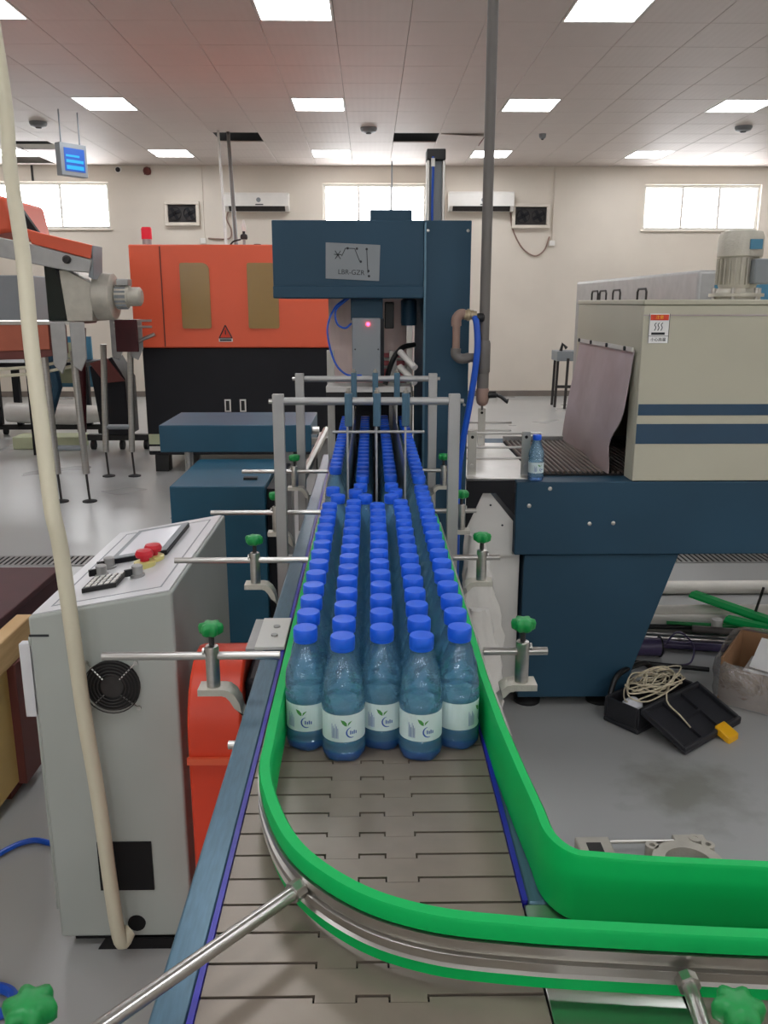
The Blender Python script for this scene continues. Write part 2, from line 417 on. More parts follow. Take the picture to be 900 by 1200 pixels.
ro = rest.build('tile_field', 'tile', ceil, sharp=8); ro['kind'] = 'stuff'
rown = {-1: 'near row', 4: 'middle row', 9: 'back row by the wall'}
coln = {-8: 'far left, beyond the wall clock screen', -4: 'left', 0: 'centre', 4: 'centre right', 8: 'right', 12: 'far right'}
coln = {-8: 'leftmost', -4: 'second from left', 0: 'third from left', 4: 'fourth from left', 8: 'fifth from left', 12: 'rightmost'}
lp = None
for i in LIGHTC:
    for j in LIGHTR:
        x, y = GX + TX * i, GY + TY * j
        seen = j in rown
        lab = 'square white ceiling light panel, %s in the %s' % (coln[i], rown[j]) if seen else 'square white ceiling light panel over the unseen part of the hall'
        if lp is None:
            lp = thing('ceiling_light', lab, 'ceiling light', (x, y, CZ), 'recessed ceiling light panels')
            g = .004
            MB().box(x + g, x + TX - g, y + g, y + .022, CZ - .002, CZ + .03).box(x + g, x + TX - g, y + TY - .022, y + TY - g, CZ - .002, CZ + .03).box(x + g, x + .022, y + .022, y + TY - .022, CZ - .002, CZ + .03).box(x + TX - .022, x + TX - g, y + .022, y + TY - .022, CZ - .002, CZ + .03).build('frame', 'white_metal', lp)
            MB().box(x + .022, x + TX - .022, y + .022, y + TY - .022, CZ + .004, CZ + .012).build('diffuser', 'panel_light', lp)
        else:
            c = copy_tree(lp); c.location = (x, y, CZ); c['label'] = lab

# ceiling-mounted small things
for x, y, lab in [(-3.87, 10.82, 'round smoke detector beside the hanging blue screen'), (-.013, 11.1, 'round smoke detector between the two dark ceiling openings'),
                  (2.16, 11.45, 'tiny round sprinkler on the ceiling near the fourth light'), (4.47, 10.94, 'round smoke detector near the far right light')]:
    r = .10 if 'smoke' in lab else .045
    t = thing('smoke_detector', lab, 'smoke detector', (x, y, CZ))
    MB().lathe([(r, CZ), (r, CZ - .02), (r * .86, CZ - .045), (r * .4, CZ - .06)], (x, y, 0), 20).build('body', 'printgrey', t)
    MB().lathe([(r * .38, CZ - .06), (r * .3, CZ - .068), (.003, CZ - .07)], (x, y, 0), 14).build('sensor', 'fan_dark', t)
t = thing('loose_tile', 'dark slit where a ceiling tile has dropped beside the second opening', 'ceiling tile', (1.3, 11.7, CZ))
MB().add([(.89, 11.44, CZ - .002), (1.43, 11.44, CZ - .03), (1.43, 12.02, CZ - .03), (.89, 12.02, CZ - .002), (.89, 11.44, CZ - .008), (1.43, 11.44, CZ - .036), (1.43, 12.02, CZ - .036), (.89, 12.02, CZ - .008)],
         [(0, 1, 2, 3), (4, 5, 6, 7), (0, 1, 5, 4), (1, 2, 6, 5), (2, 3, 7, 6), (3, 0, 4, 7)]).build('panel', 'tile', t)
MB().box(1.425, 1.432, 11.44, 12.02, CZ - .05, CZ - .036).build('edge_strip', 'redbrown', t)

# hanging screen
t = thing('hanging_screen', 'blue display screen hung from the ceiling on two rods', 'screen', (-3.28, 10.2, 2.85))
M_ = [(-3.385, 10.05), (-3.18, 10.32)]
dx, dy = M_[1][0] - M_[0][0], M_[1][1] - M_[0][1]; nx, ny = dy, -dx; ln = math.hypot(nx, ny); nx, ny = nx / ln, ny / ln
def scr(mb, u0, u1, z0, z1, d0, d1, m=0):
    q = [(M_[0][0] + dx * u + nx * dd, M_[0][1] + dy * u + ny * dd) for u, dd in ((u0, d0), (u1, d0), (u1, d1), (u0, d1))]
    mb.prism(q, z0, z1, 'xy', m); return mb
scr(MB(), 0, 1, 2.86, 3.20, -.09, 0).build('case', 'printgrey', t, bevel=.006)
scr(MB(), .14, .9, 2.91, 3.15, 0, .004).build('display', 'screen_deep', t)
scr(scr(scr(MB(), .2, .84, 2.93, 2.97, .004, .006), .2, .84, 3.0, 3.03, .004, .006), .2, .7, 3.06, 3.08, .004, .006).build('display_text', 'screen_blue', t)
for u in (.15, .85):
    x, y = M_[0][0] + dx * u - nx * .045, M_[0][1] + dy * u - ny * .045
    MB().cyl((x, y, 3.19), (x, y, CZ), .008).build('hanger_rod', 'printgrey', t)

# wall fans, air conditioners, cables
for x0, x1, z0, z1, lab in [(-3.183, -2.647, 2.652, 3.016, 'square wall exhaust fan with dark mesh left of the left air conditioner'), (2.217, 2.808, 2.62, 2.99, 'square wall exhaust fan with dark mesh beside the right air conditioner')]:
    t = thing('exhaust_fan', lab, 'exhaust fan', ((x0 + x1) / 2, WY, z0), 'wall exhaust fans')
    q = MB(); e = .05; y0, y1 = WY - .07, WY
    q.box(x0, x1, y0, y1, z0, z0 + e).box(x0, x1, y0, y1, z1 - e, z1).box(x0, x0 + e, y0, y1, z0 + e, z1 - e).box(x1 - e, x1, y0, y1, z0 + e, z1 - e); q.build('housing', 'wall', t, bevel=.006)
    MB().box(x0 + e, x1 - e, WY - .02, WY - .005, z0 + e, z1 - e).build('mesh_screen', 'fan_dark', t)
    cx, cz = (x0 + x1) / 2, (z0 + z1) / 2
    for s in (-1, 1):
        c_ = (cx + s * .12, WY - .03, cz)
        q = MB()
        q.tube([(c_[0] + .1 * math.cos(a * math.pi / 10), c_[1], c_[2] + .1 * math.sin(a * math.pi / 10)) for a in range(21)], .006, 6); q.build('fan_ring', 'rubber', t)
        q = MB()
        for a in range(4):
            an = a * math.pi / 2 + .5; q.rot_box((c_[0] + .05 * math.cos(an), c_[1], c_[2] + .05 * math.sin(an)), (.09, .006, .05), 0, 0, ('Y', -an))
        q.build('fan_blades', 'black_paint', t)
for x0, x1, z0, z1, lab in [(-2.227, -1.245, 2.86, 3.13, 'white split air conditioner left of the middle window'), (1.213, 2.221, 2.865, 3.15, 'white split air conditioner right of the middle window')]:
    t = thing('air_conditioner', lab, 'air conditioner', ((x0 + x1) / 2, WY, z0), 'wall air conditioners')
    MB().prism([(WY, z0), (WY - .14, z0), (WY - .2, z0 + .07), (WY - .2, z1 - .03), (WY - .17, z1), (WY, z1)], x0, x1, 'yz').build('body', 'white_plastic', t, bevel=.008)
    MB().prism([(WY - .146, z0 - .002), (WY - .205, z0 + .065), (WY - .200, z0 + .07), (WY - .14, z0 + .003)], x0 + .06, x1 - .06, 'yz').build('air_outlet', 'fan_dark', t)
    MB().lathe([(.035, 0), (.035, -.004), (.02, -.005), (.018, -.001)], ((x0 + x1) / 2 + .03, WY - .2, z0 + .16), 16, axis='y').build('emblem', 'printgrey', t)
    MB().box((x0 + x1) / 2 - .02, (x0 + x1) / 2 + .10, WY - .204, WY - .2, z0 + .085, z0 + .10).build('display_strip', 'fan_dark', t)
tag(MB().tube(bezier([(-2.2, WY - .03, 2.88), (-2.23, WY - .03, 2.75), (-2.17, WY - .02, 2.6), (-2.2, WY - .02, 2.47), (-2.4, WY - .02, 2.46), (-2.53, WY - .02, 2.47)]), .012, 6).build('cable', 'pipe_brown'), 'thin dark cable looping below the left air conditioner', 'cable')
tag(MB().tube(bezier([(2.19, WY - .03, 2.87), (2.24, WY - .03, 2.6), (2.4, WY - .02, 2.33), (2.6, WY - .02, 2.21), (2.75, WY - .02, 2.3), (2.82, WY - .02, 2.5)]), .012, 6).build('cable', 'pipe_brown'), 'thin dark cable hanging in a loop below the right exhaust fan', 'cable')
for x, z, lab in [(-2.6, 2.45, 'thin vertical cable duct between left exhaust fan and air conditioner'), (2.88, 2.42, 'thin vertical cable duct right of the right exhaust fan'), (-5.18, 3.31, 'thin dark vertical cable duct above the left window')]:
    t = thing('cable_duct', lab, 'cable duct', (x, WY, z))
    MB().box(x - .014, x + .014, WY - .025, WY, z, CZ - .005).build('duct', 'wall' if z < 3 else 'fan_dark', t)
    if z < 3: MB().box(x - .06, x + .03, WY - .04, WY, z - .06, z + .02).build('socket_box', 'white_plastic', t, bevel=.006)
tag(MB().cyl((.33, 13.6, CZ), (.33, 13.6, 2.2), .012, n=8).build('hanging_conduit', 'printgrey'), 'thin vertical conduit hanging from the ceiling before the middle window', 'conduit')
t = thing('security_camera', 'small white dome camera at the top of the back wall', 'camera', (-3.83, WY - .15, CZ - .1))
MB().cyl((-3.83, WY - .01, CZ - .05), (-3.83, WY - .15, CZ - .08), .02).build('mount', 'white_plastic', t)
MB().cyl((-3.83, WY - .12, CZ - .08), (-3.80, WY - .26, CZ - .1), .045).build('body', 'white_plastic', t)
MB().cyl((-3.80, WY - .261, CZ - .1), (-3.799, WY - .267, CZ - .101), .035).build('lens', 'black', t)
t = thing('fire_alarm', 'small red fire alarm sounder at the top of the back wall', 'alarm', (-3.42, WY, CZ - .1))
MB().lathe([(.06, 0), (.06, -.04), (.045, -.07), (.01, -.075)], (-3.42, WY, CZ - .085), 16, axis='y').build('sounder', 'redbrown', t)
MB().box(-3.47, -3.37, WY - .02, WY, CZ - .135, CZ - .035).build('base', 'redbrown', t)
# services dropping out of the left opening to the orange machine
tag(MB().cyl((-1.82, 11.8, CZ + .25), (-1.33, 8.9, 1.99), .022).build('service_pipe', 'pipe_grey'), 'slanting dark pipe from the ceiling opening to the orange machine', 'pipe')
tag(MB().cyl((-1.93, 11.7, CZ + .25), (-1.43, 8.9, 1.99), .015).build('service_pipe', 'white_metal'), 'thin white pipe beside the slanting dark pipe above the orange machine', 'pipe')

# floor drains
for x0, x1, lab in [(-4.6, -1.66, 'slotted floor drain grate behind the control cabinet'), (1.0, 4.5, 'slotted floor drain grate on the right beyond the pipes')]:
    t = thing('floor_drain', lab, 'drain', ((x0 + x1) / 2, 4.9, 0))
    q = MB(); q.box(x0, x1, 4.80, 4.815, 0, .006).box(x0, x1, 4.985, 5.0, 0, .006).box(x0, x0 + .015, 4.815, 4.985, 0, .006).box(x1 - .015, x1, 4.815, 4.985, 0, .006); q.build('frame', 'alu_dull', t)
    MB().box(x0 + .015, x1 - .015, 4.815, 4.985, .0005, .002).build('channel', 'dark_void', t)
    q = MB(); n = int((x1 - x0) / .032)
    for k in range(n): q.box(x0 + .02 + k * .032, x0 + .036 + k * .032, 4.815, 4.985, .002, .005)
    q.build('grate_bars', 'alu_dull', t)['kind'] = 'stuff'

# ================================================================== MAIN CONVEYOR
ZB = .93; HW = .1455
cv = thing('bottle_conveyor', 'long conveyor with grey hinged plate belt between blue side rails', 'conveyor', (0, .2, 0))
for s, nm in ((-1, 'left'), (1, 'right')):
    ys = .22 if s < 0 else .716
    q = MB(); q.box(s * .1515, s * .184, ys, 3.25, .80, ZB)
    if s > 0: q.box(.1515, .184, .22, .716, .80, .9185)
    q.build('side_rail', 'rail_blue', cv, bevel=.003)
    q = MB(); q.box(s * .1462, s * .1514, ys, 3.25, .86, ZB + .003); q.build('wear_strip', 'purple', cv)
for yy in (.45, 1.62, 2.75):
    for s in (-1, 1):
        l = MB().box(s * .152, s * .182, yy, yy + .04, .06, .80).build('leg', 'navy', cv, bevel=.003)
        MB().lathe([(.03, 0), (.03, .012), (.012, .03), (.008, .06)], (s * .167, yy + .02, 0), 14).build('leveling_foot', 'rubber', l)
    MB().box(-.152, .152, yy + .01, yy + .03, .3, .34).build('cross_brace', 'navy', cv)
MB().box(-.1455, .1455, .23, 3.24, .862, .905).build('belt_bed', 'belt_under', cv)
MB().cyl((-.1515, .24, .895), (.1515, .24, .895), .03).build('end_roller', 'alu_dull', cv)
# hinged plates
PP = .0381; tb = .0085; ga = .0032; gs_ = .0018
def plate_poly():
    a, b1, b2, c = HW, .05, .014, .047
    f = 0; r_ = PP - ga
    near = [(-a, f), (-b1 + gs_ / 2, f), (-b1 + gs_ / 2, f - tb), (-b2 - gs_ / 2, f - tb), (-b2 - gs_ / 2, f), (b2 + gs_ / 2, f), (b2 + gs_ / 2, f - tb), (c - gs_ / 2, f - tb), (c - gs_ / 2, f), (a, f)]
    far = [(a, r_), (c + gs_ / 2, r_), (c + gs_ / 2, r_ - tb + ga - .0004), (b2 - gs_ / 2, r_ - tb + ga - .0004), (b2 - gs_ / 2, r_), (-b2 + gs_ / 2, r_), (-b2 + gs_ / 2, r_ - tb + ga - .0004), (-b1 - gs_ / 2, r_ - tb + ga - .0004), (-b1 - gs_ / 2, r_), (-a, r_)]
    return near + far
pm = None
for k in range(77):
    y = .262 + k * PP
    if pm is None:
        ob = MB().prism(plate_poly(), -.006, 0, 'xy').build('belt_plate', 'belt', cv, off=(0, 0, 0)); pm = ob.data
    else:
        ob = bpy.data.objects.new('belt_plate', pm); col.objects.link(ob); ob.parent = cv
    ob.location = Vector((0, y, ZB)) - cv.location
# small plates bolted across the left rail
t = thing('rail_joint_plate', 'small pale steel plate with two bolts on the left blue rail', 'metal plate', (-.17, 1.4, ZB))
MB().box(-.196, -.146, 1.335, 1.47, ZB + .004, ZB + .010).build('plate', 'white_metal', t, bevel=.001)
MB().box(-.215, -.185, 1.36, 1.50, ZB - .012, ZB - .004).build('lower_plate', 'alu_dull', t)
for y in (1.385, 1.425): MB().lathe([(.006, ZB + .010), (.006, ZB + .0125), (.003, ZB + .013)], (-.168, y, 0), 10).build('bolt', 'alu_dull', t)
tag(MB().lathe([(.006, 0), (.006, -.012), (.003, -.013)], (-.184, 1.06, .912), 12, axis='x').build('rail_bolt', 'steel'), 'shiny steel bolt head on the outside of the left rail', 'bolt')

# ================================================================== GUIDE RAILS
def arc(cx, cyy, rx, ry, a0, a1, n=14):
    return [(cx + rx * math.cos(R(a0 + (a1 - a0) * k / n)), cyy + ry * math.sin(R(a0 + (a1 - a0) * k / n))) for k in range(n + 1)]
lp_ = bezier([(-.1245, 1.98, 0), (-.1262, 1.5, 0), (-.1272, 1.2, 0), (-.1274, 1.0, 0), (-.1265, .91, 0), (-.1235, .84, 0), (-.099, .754, 0), (-.066, .693, 0), (-.0125, .642, 0), (.048, .6135, 0), (.12, .600, 0), (.2, .5915, 0), (.32, .5815, 0), (.5, .570, 0), (.9, .55, 0)], 6)
left_path = []
for k, p in enumerate(lp_):
    t_ = (lp_[min(k + 1, len(lp_) - 1)] - lp_[max(k - 1, 0)]).normalized()
    left_path.append((p.x - t_.y * .0125, p.y + t_.x * .0125))
gl_ = thing('guide_rail', 'curved green plastic guide rail with aluminium backing round the bend', 'guide rail', (-.12, 1.0, ZB))
MB().sweep(left_path, [(-.001, ZB + .010), (-.001, ZB + .068), (.001, ZB + .071), (.0115, ZB + .071), (.0130, ZB + .068), (.0130, ZB + .055), (.004, ZB + .053), (.004, ZB + .024), (.0105, ZB + .022), (.0105, ZB + .010)]).build('green_strip', 'green', gl_, sharp=50)
MB().sweep(left_path, [(.0042, ZB + .0242), (.0042, ZB + .0528), (.0145, ZB + .0528), (.0145, ZB + .0460), (.0105, ZB + .0445), (.0105, ZB + .0385), (.0145, ZB + .037), (.0145, ZB + .0312), (.012, ZB + .030), (.012, ZB + .0265), (.0145, ZB + .0242)]).build('aluminium_rail', 'alu', gl_, sharp=20)
right_path = [(.148, 2.0), (.148, 1.3), (.1482, 1.08), (.1515, .95), (.158, .84), (.1635, .765)] + arc(.200, .745, .036, .058, 183, 258, 9) + [(.215, .6845), (.25, .679), (.35, .670), (.6, .648), (.9, .622)]
gr_ = thing('guide_rail', 'tall green plastic guide rail on the inside of the bend', 'guide rail', (.15, 1.0, ZB))
MB().sweep(right_path, [(0, ZB + .002), (0, ZB + .068), (-.0015, ZB + .0715), (-.010, ZB + .0715), (-.0125, ZB + .068), (-.0125, ZB + .002)]).build('green_strip', 'green', gr_, sharp=50)
MB().sweep(right_path[:4], [(-.0128, ZB + .022), (-.0128, ZB + .052), (-.021, ZB + .052), (-.021, ZB + .022)]).build('aluminium_rail', 'alu', gr_)

def star(cx, cyy, z0, z1, r, n=6, rot=0):
    out_ = []
    for k in range(n * 6):
        a = 2 * math.pi * k / (n * 6); rr = r * (1 + .17 * math.cos(n * a + rot)); out_.append((cx + rr * math.cos(a), cyy + rr * math.sin(a)))
    return out_
def knob(t, x, y, z, r=.0165, rot=0):
    q = MB(); lay = [(.62, z - .010), (.94, z - .006), (1.0, z + .003), (.9, z + .008), (.5, z + .010)]
    rings = [[(x + (px_ - x) * s, y + (py_ - y) * s, zz) for px_, py_ in star(x, y, 0, 0, r, 6, rot)] for s, zz in lay]
    n = len(rings[0]); vs_ = [p for rg in rings for p in rg]
    fs = [(i * n + j, i * n + (j + 1) % n, (i + 1) * n + (j + 1) % n, (i + 1) * n + j) for i in range(len(lay) - 1) for j in range(n)]
    fs += [tuple(range(n - 1, -1, -1)), tuple((len(lay) - 1) * n + j for j in range(n))]
    q.add(vs_, fs); kb = q.build('knob', 'knob_green', t, sharp=60)
    MB().cyl((x, y, z - .026), (x, y, z - .009), .0042, n=10).build('knob_stem', 'fan_dark', kb)
def arm(t, s, px_, y):
    outer = [(px_ + .022, .934), (px_ - .016, .934), (px_ - .024, .9325), (px_ - .033, .925), (px_ - .040, .912), (.1965, .893), (.1965, .855)]
    inner = [(px_ + .022, .924), (px_ - .014, .924), (px_ - .020, .922), (px_ - .026, .915), (px_ - .032, .904), (.1848, .886), (.1848, .855)]
    if px_ < .235: outer[4] = (.2000, .912); inner[4] = (.1920, .904); 
    q = MB(); k = len(outer); ya, yb = y - .016, y + .016
    vs_ = [(s * x, yy, z) for yy in (ya, yb) for x, z in outer + inner]
    n2 = 2 * k; fs = []
    for i in range(k - 1):
        fs += [(i, i + 1, n2 + i + 1, n2 + i), (k + i, k + i + 1, n2 + k + i + 1, n2 + k + i), (i, i + 1, k + i + 1, k + i), (n2 + i, n2 + i + 1, n2 + k + i + 1, n2 + k + i)]
    fs += [(0, k, n2 + k, n2), (k - 1, 2 * k - 1, n2 + 2 * k - 1, n2 + k - 1)]
    q.add(vs_, fs).build('base_arm', 'cast_alu', t)
def clamp(side, y, lab, xr_end, xg, px_=.24, rz=.983, rot=0):
    s = side
    t = thing('guide_clamp', lab, 'rail clamp', (s * px_, y, .93), 'rail clamps with green star knobs')
    MB().cyl((s * xr_end, y, rz), (s * xg, y, rz), .0062, n=12).build('rod', 'steel', t)
    q = MB(); q.lathe([(.0105, .934), (.0105, .995), (.0095, .999), (.004, 1.0)], (s * px_, y, 0), 18)
    q.build('post', 'steel', t)
    q = MB(); q.cyl((s * (px_ + .011), y, .990), (s * (px_ + .014), y, .990), .006, n=10); q.build('set_screw', 'steel', t)
    # base arm: flat plate that bends down on to the rail's side
    arm(t, s, px_, y)
    knob(t, s * px_, y, 1.0265, rot=rot)
    return t
for k, y in enumerate((1.2, 1.69, 2.1, 2.64)):
    clamp(-1, y, ['left rail clamp with green star knob in front of the cabinet fan', 'left rail clamp with green knob beside the cabinet top edge', 'left rail clamp with green knob against the front gate post', 'left rail clamp with small green knob between the two gates'][k], .405, [.138, .130, .128, .135][k], rot=k)
    clamp(1, y + (.01 if k == 0 else .012), ['right rail clamp with green knob in front of the blue oven pedestal', 'right rail clamp with green knob before the white support panel', 'right rail clamp with green knob against the front gate post', 'right rail clamp with small green knob behind the front gate'][k], .268, .17 if k < 2 else .16, .23, rot=k + .5)
# front clamps of the bend
t = thing('guide_clamp', 'front rail clamp whose long steel rod crosses the belt', 'rail clamp', (-.24, .49, .93), 'rail clamps with green star knobs')
MB().cyl((-.0715, .684, .9705), (-.235, .497, .972), .0064, n=14).build('rod', 'steel', t)
MB().cyl((-.0665, .690, .9705), (-.0745, .681, .9705), .0095, n=8).build('hex_nut', 'steel', t)
MB().lathe([(.0105, .934), (.0105, .995), (.0095, .999)], (-.236, .492, 0), 18).build('post', 'steel', t)
arm(t, -1, .236, .492)
knob(t, -.236, .492, 1.0265)
t = thing('guide_clamp', 'front rail clamp with green knob over the steel transfer plate', 'rail clamp', (.26, .49, .93), 'rail clamps with green star knobs')
MB().cyl((.254, .571, .968), (.246, .48, .962), .0062, n=14).build('rod', 'steel', t)
MB().cyl((.2535, .577, .968), (.2535, .568, .968), .0095, n=8).build('hex_nut', 'steel', t)
MB().lathe([(.0105, .934), (.0105, .985), (.0095, .989)], (.262, .505, 0), 18).build('post', 'steel', t)
knob(t, .262, .505, 1.006, rot=.6)
MB().box(.236, .288, .474, .530, .9305, .938).build('base_arm', 'cast_alu', t, bevel=.002)
# transfer plate and the cross conveyor feeding in from the right
t = thing('transfer_plate', 'bare steel transfer plate joining the two conveyors', 'steel plate', (.2, .58, .92))
MB().box(.1475, .262, .40, .7145, .920, .9295).build('plate', 'steel', t, bevel=.001)
MB().lathe([(.008, .9295), (.008, .934), (.004, .937)], (.215, .525, 0), 6).build('bolt', 'steel', t)
MB().box(.1865, .262, .42, .71, .80, .919).build('support_block', 'navy', t)
cc = thing('cross_conveyor', 'second plate conveyor feeding in from the right edge', 'conveyor', (.6, .6, 0))
for y0, y1 in ((.428, .455), (.735, .762)): MB().box(.266, 1.15, y0, y1, .80, ZB).build('side_rail', 'rail_blue', cc, bevel=.003)
MB().box(.27, 1.14, .456, .734, .862, .905).build('belt_bed', 'belt_under', cc)
for k in range(22):
    MB().box(.268 + k * PP, .268 + k * PP + PP - ga, .458, .732, ZB - .006, ZB).build('belt_plate', 'belt', cc)
for x in (.36, 1.02):
    for y in (.43, .732):
        MB().box(x, x + .04, y, y + .028, .0, .80).build('leg', 'navy', cc)

# ================================================================== BOTTLES
BD, BH = .0282, .163
bt = thing('water_bottle', 'x', 'bottle', (0, 0, 0), 'blue-capped water bottles on the belt')
prof = [(.004, .005), (.014, .004), (.020, .0015), (.0235, 0), (.0262, .002), (.0279, .007), (.0281, .014), (.0272, .0165), (.0272, .0185), (.0281, .021), (.0281, .026), (.0274, .0275), (.0274, .067), (.0281, .0685), (.0281, .075),
        (.0265, .0775), (.0265, .0795), (.0281, .082), (.0281, .086), (.0279, .089), (.0274, .0915), (.0270, .094), (.0268, .0965), (.0266, .099), (.0259, .103), (.0250, .107), (.0240, .1115), (.0228, .116), (.0214, .1205), (.0200, .125), (.0168, .133), (.0142, .139), (.0130, .143), (.0130, .1465)]
q = MB(); q.lathe(prof[6:], n=36)
for i_, (x, y, z) in enumerate(q.v):
    if .080 < z < .126:
        a = math.atan2(y, x); f_ = 1 + .055 * math.sin(math.pi * (z - .080) / .046) * math.cos(6 * a + 110 * z)
        q.v[i_] = (x * f_ * .97, y * f_ * .97, z)
q.build('bottle_body', 'pet', bt, sharp=80)
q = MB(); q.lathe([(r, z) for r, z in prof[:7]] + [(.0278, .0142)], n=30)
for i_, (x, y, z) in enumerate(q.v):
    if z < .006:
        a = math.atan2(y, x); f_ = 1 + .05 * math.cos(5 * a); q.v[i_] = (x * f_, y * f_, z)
q.build('bottle_base', 'pet_base_refraction', bt, sharp=80)  # separate part only to carry the painted cap-blue refraction
q = MB(); q.lathe([(.0145, .1445), (.0152, .1452), (.0152, .148), (.0147, .1486), (.0156, .1490), (.0158, .1500), (.0156, .1612), (.0148, .1628), (.0120, .1630), (.001, .1632)], n=26); q.build('cap', 'cap_blue', bt)
q = MB()
def lbl(a, z, r=.02755): return (r * math.cos(a), r * math.sin(a), z)
n = 32
for j in range(n):
    a0, a1 = 2 * math.pi * j / n, 2 * math.pi * (j + 1) / n
    q.add([lbl(a0, .029), lbl(a1, .029), lbl(a1, .066), lbl(a0, .066)], [(0, 1, 2, 3)], 0)
def patch(pts, m, A, r=.02775):
    # pts in (mm right, mm up) on the label seen from outside, A = azimuth of print centre
    q.add([lbl(A + u * .001 / r, .029 + v_ * .001, r) for u, v_ in pts], [tuple(range(len(pts)))], m)
for A in (-math.pi / 2, math.pi / 2):
    patch([(-9, 31), (-4, 29.5), (-1, 26), (-1, 22), (-4, 23), (-7, 26)], 1, A); patch([(0, 22), (2.5, 25), (6, 29), (3, 28), (.5, 26)], 1, A)
    prev = None
    for k in range(9):
        an = R(100 + k * 24); c_ = (5 + 7.5 * math.cos(an), 13 + 7.5 * math.sin(an)); wd = 1.6 * math.sin(math.pi * (k + .6) / 9.4) + .3
        i_ = (5 + (7.5 - wd) * math.cos(an), 13 + (7.5 - wd) * math.sin(an))
        if prev: patch([prev[0], c_, i_, prev[1]], 2, A)
        prev = (c_, i_)
    for k, (u, h) in enumerate([(3, 5), (5.6, 4), (8, 5.2), (10.6, 4)]): patch([(u, 10.5), (u + 1.5, 10.5), (u + 1.5, 10.5 + h), (u, 10.5 + h)], 2, A)
    for k in range(6): patch([(-21 + 1.6 * k, 5), (-20.4 + 1.6 * k, 5), (-20.4 + 1.6 * k, 25 - (k % 3) * 3), (-21 + 1.6 * k, 25 - (k % 3) * 3)], 2, A)
q.build('label_band', ['label', 'leaf', 'logo_blue'], bt, sharp=60)
first = [True]
def bottle(x, y, rot, lab, z=ZB, group='blue-capped water bottles on the belt', lean=0):
    o = bt if first[0] else copy_tree(bt); first[0] = False
    o.location = (x, y, z + .0003); o.rotation_euler = (0, 0, rot); o['label'] = lab; o['group'] = group
    return o
rnd = random.Random(3)
CP = .0572; CXS = [-.0855, -.0365, .0135, .0630, .1140]
cname = ['column along the left green rail', 'second column from the left rail', 'middle column', 'fourth column from the left rail', 'column along the right green rail']
placed = []
for c in range(5):
    y = 1.006 if c in (1, 3) else 1.0345
    lim = [1.62, 1.60, 1.58, 1.60, 1.955][c]; k = 0
    while y < lim:
        k += 1
        dx_ = 0 if k < 3 else rnd.uniform(-.0006, .0006)
        rot = [-.15, .22, .05, .12, 1.2][c] if k == 1 else rnd.uniform(-3, 3)
        lab = 'blue-capped water bottle at the very front of the %s' % cname[c] if k == 1 else 'blue-capped water bottle, %s from the front in the %s' % (ordw(k), cname[c])
        bottle(CXS[c] + dx_, y, rot, lab)
        placed.append((CXS[c], y)); y += CP * (1.0 if k > 1 else 1.0) + rnd.uniform(.0003, .0012)
# where five columns merge into four lanes the bottles stand irregularly
merge = [(-.0845, 1.655), (-.079, 1.735), (-.072, 1.812), (-.082, 1.885), (-.030, 1.850), (-.012, 1.793), (-.024, 1.738), (-.036, 1.684), (-.044, 1.628),
         (.016, 1.708), (.004, 1.652), (.018, 1.602), (.053, 1.856), (.045, 1.798), (.056, 1.740), (.064, 1.686), (.062, 1.630), (-.024, 1.925), (.047, 1.93)]
fixed = list(placed); M2 = [list(p) for p in merge]
for it in range(200):
    for i in range(len(M2)):
        for q_ in fixed + [tuple(M2[j]) for j in range(len(M2)) if j != i]:
            dx_, dy_ = M2[i][0] - q_[0], M2[i][1] - q_[1]; dd_ = math.hypot(dx_, dy_)
            if 1e-6 < dd_ < .0571:
                pu = (.0573 - dd_) * .5; M2[i][0] += dx_ / dd_ * pu; M2[i][1] += dy_ / dd_ * pu
        M2[i][0] = max(-.0862, M2[i][0])
M2.sort(key=lambda p: p[1])
for k, (x, y) in enumerate(M2):
    bottle(x, y, rnd.uniform(-3, 3), 'blue-capped water bottle, %s from the front in the uneven crowd before the divider plates' % ordw(k + 1))
LX = [-.0905, -.0205, .0475, .116]; lname = ['leftmost lane', 'second lane from left', 'third lane from left', 'rightmost lane']
for l in range(4):
    y = [2.08, 2.02, 2.035, 2.02][l]; k = 0
    while y < 3.16:
        k += 1
        if not (l == 0 and k in (1,)):
            bottle(LX[l], y, rnd.uniform(-3, 3), 'blue-capped water bottle, %s in the %s between the divider plates' % (ordw(k), lname[l]))
        y += CP + rnd.uniform(.0004, .0015)
bottle(.588, 2.985, .4, 'single blue-capped water bottle standing on the oven base beside the mesh belt', z=.882, group='single bottle by the oven')

# ================================================================== DIVIDER GATES
def gate(y, label, xl, xr, zt):
    t = thing('divider_gate', label, 'gate frame', (0, y, .8), 'overhead divider gates')
    for x in (xl, xr):
        p = MB().box(x - .0135, x + .0135, y - .009, y + .009, .78, zt).build('post', 'alu_dull', t, bevel=.002)
        sgn = -1 if x < 0 else 1
        MB().cyl((x + sgn * .0135, y, zt - .017), (x + sgn * .022, y, zt - .017), .0055, n=10).build('end_bolt', 'steel', p)
        MB().box(min(sgn * .1845, x - sgn * .0135), max(sgn * .1845, x - sgn * .0135), y - .009, y + .009, .80, .90).build('foot_block', 'alu_dull', p)
    MB().cyl((xl + .0135, y, zt - .017), (xr - .0135, y, zt - .017), .0092, n=16).build('crossbar', 'alu_dull', t)
    for x in (-.052, .0145, .082):
        h = MB().box(x - .009, x + .009, y - .013, y + .013, zt - .075, zt + .002).build('hanger_block', 'rail_blue', t, bevel=.0015)
        MB().lathe([(.006, zt + .002), (.006, zt + .008), (.0035, zt + .008), (.0035, zt + .014)], (x, y, 0), 8).build('hanger_bolt', 'steel', h)
gate(2.0, 'front overhead gate frame with round crossbar and three hangers', -.216, .196, 1.292)
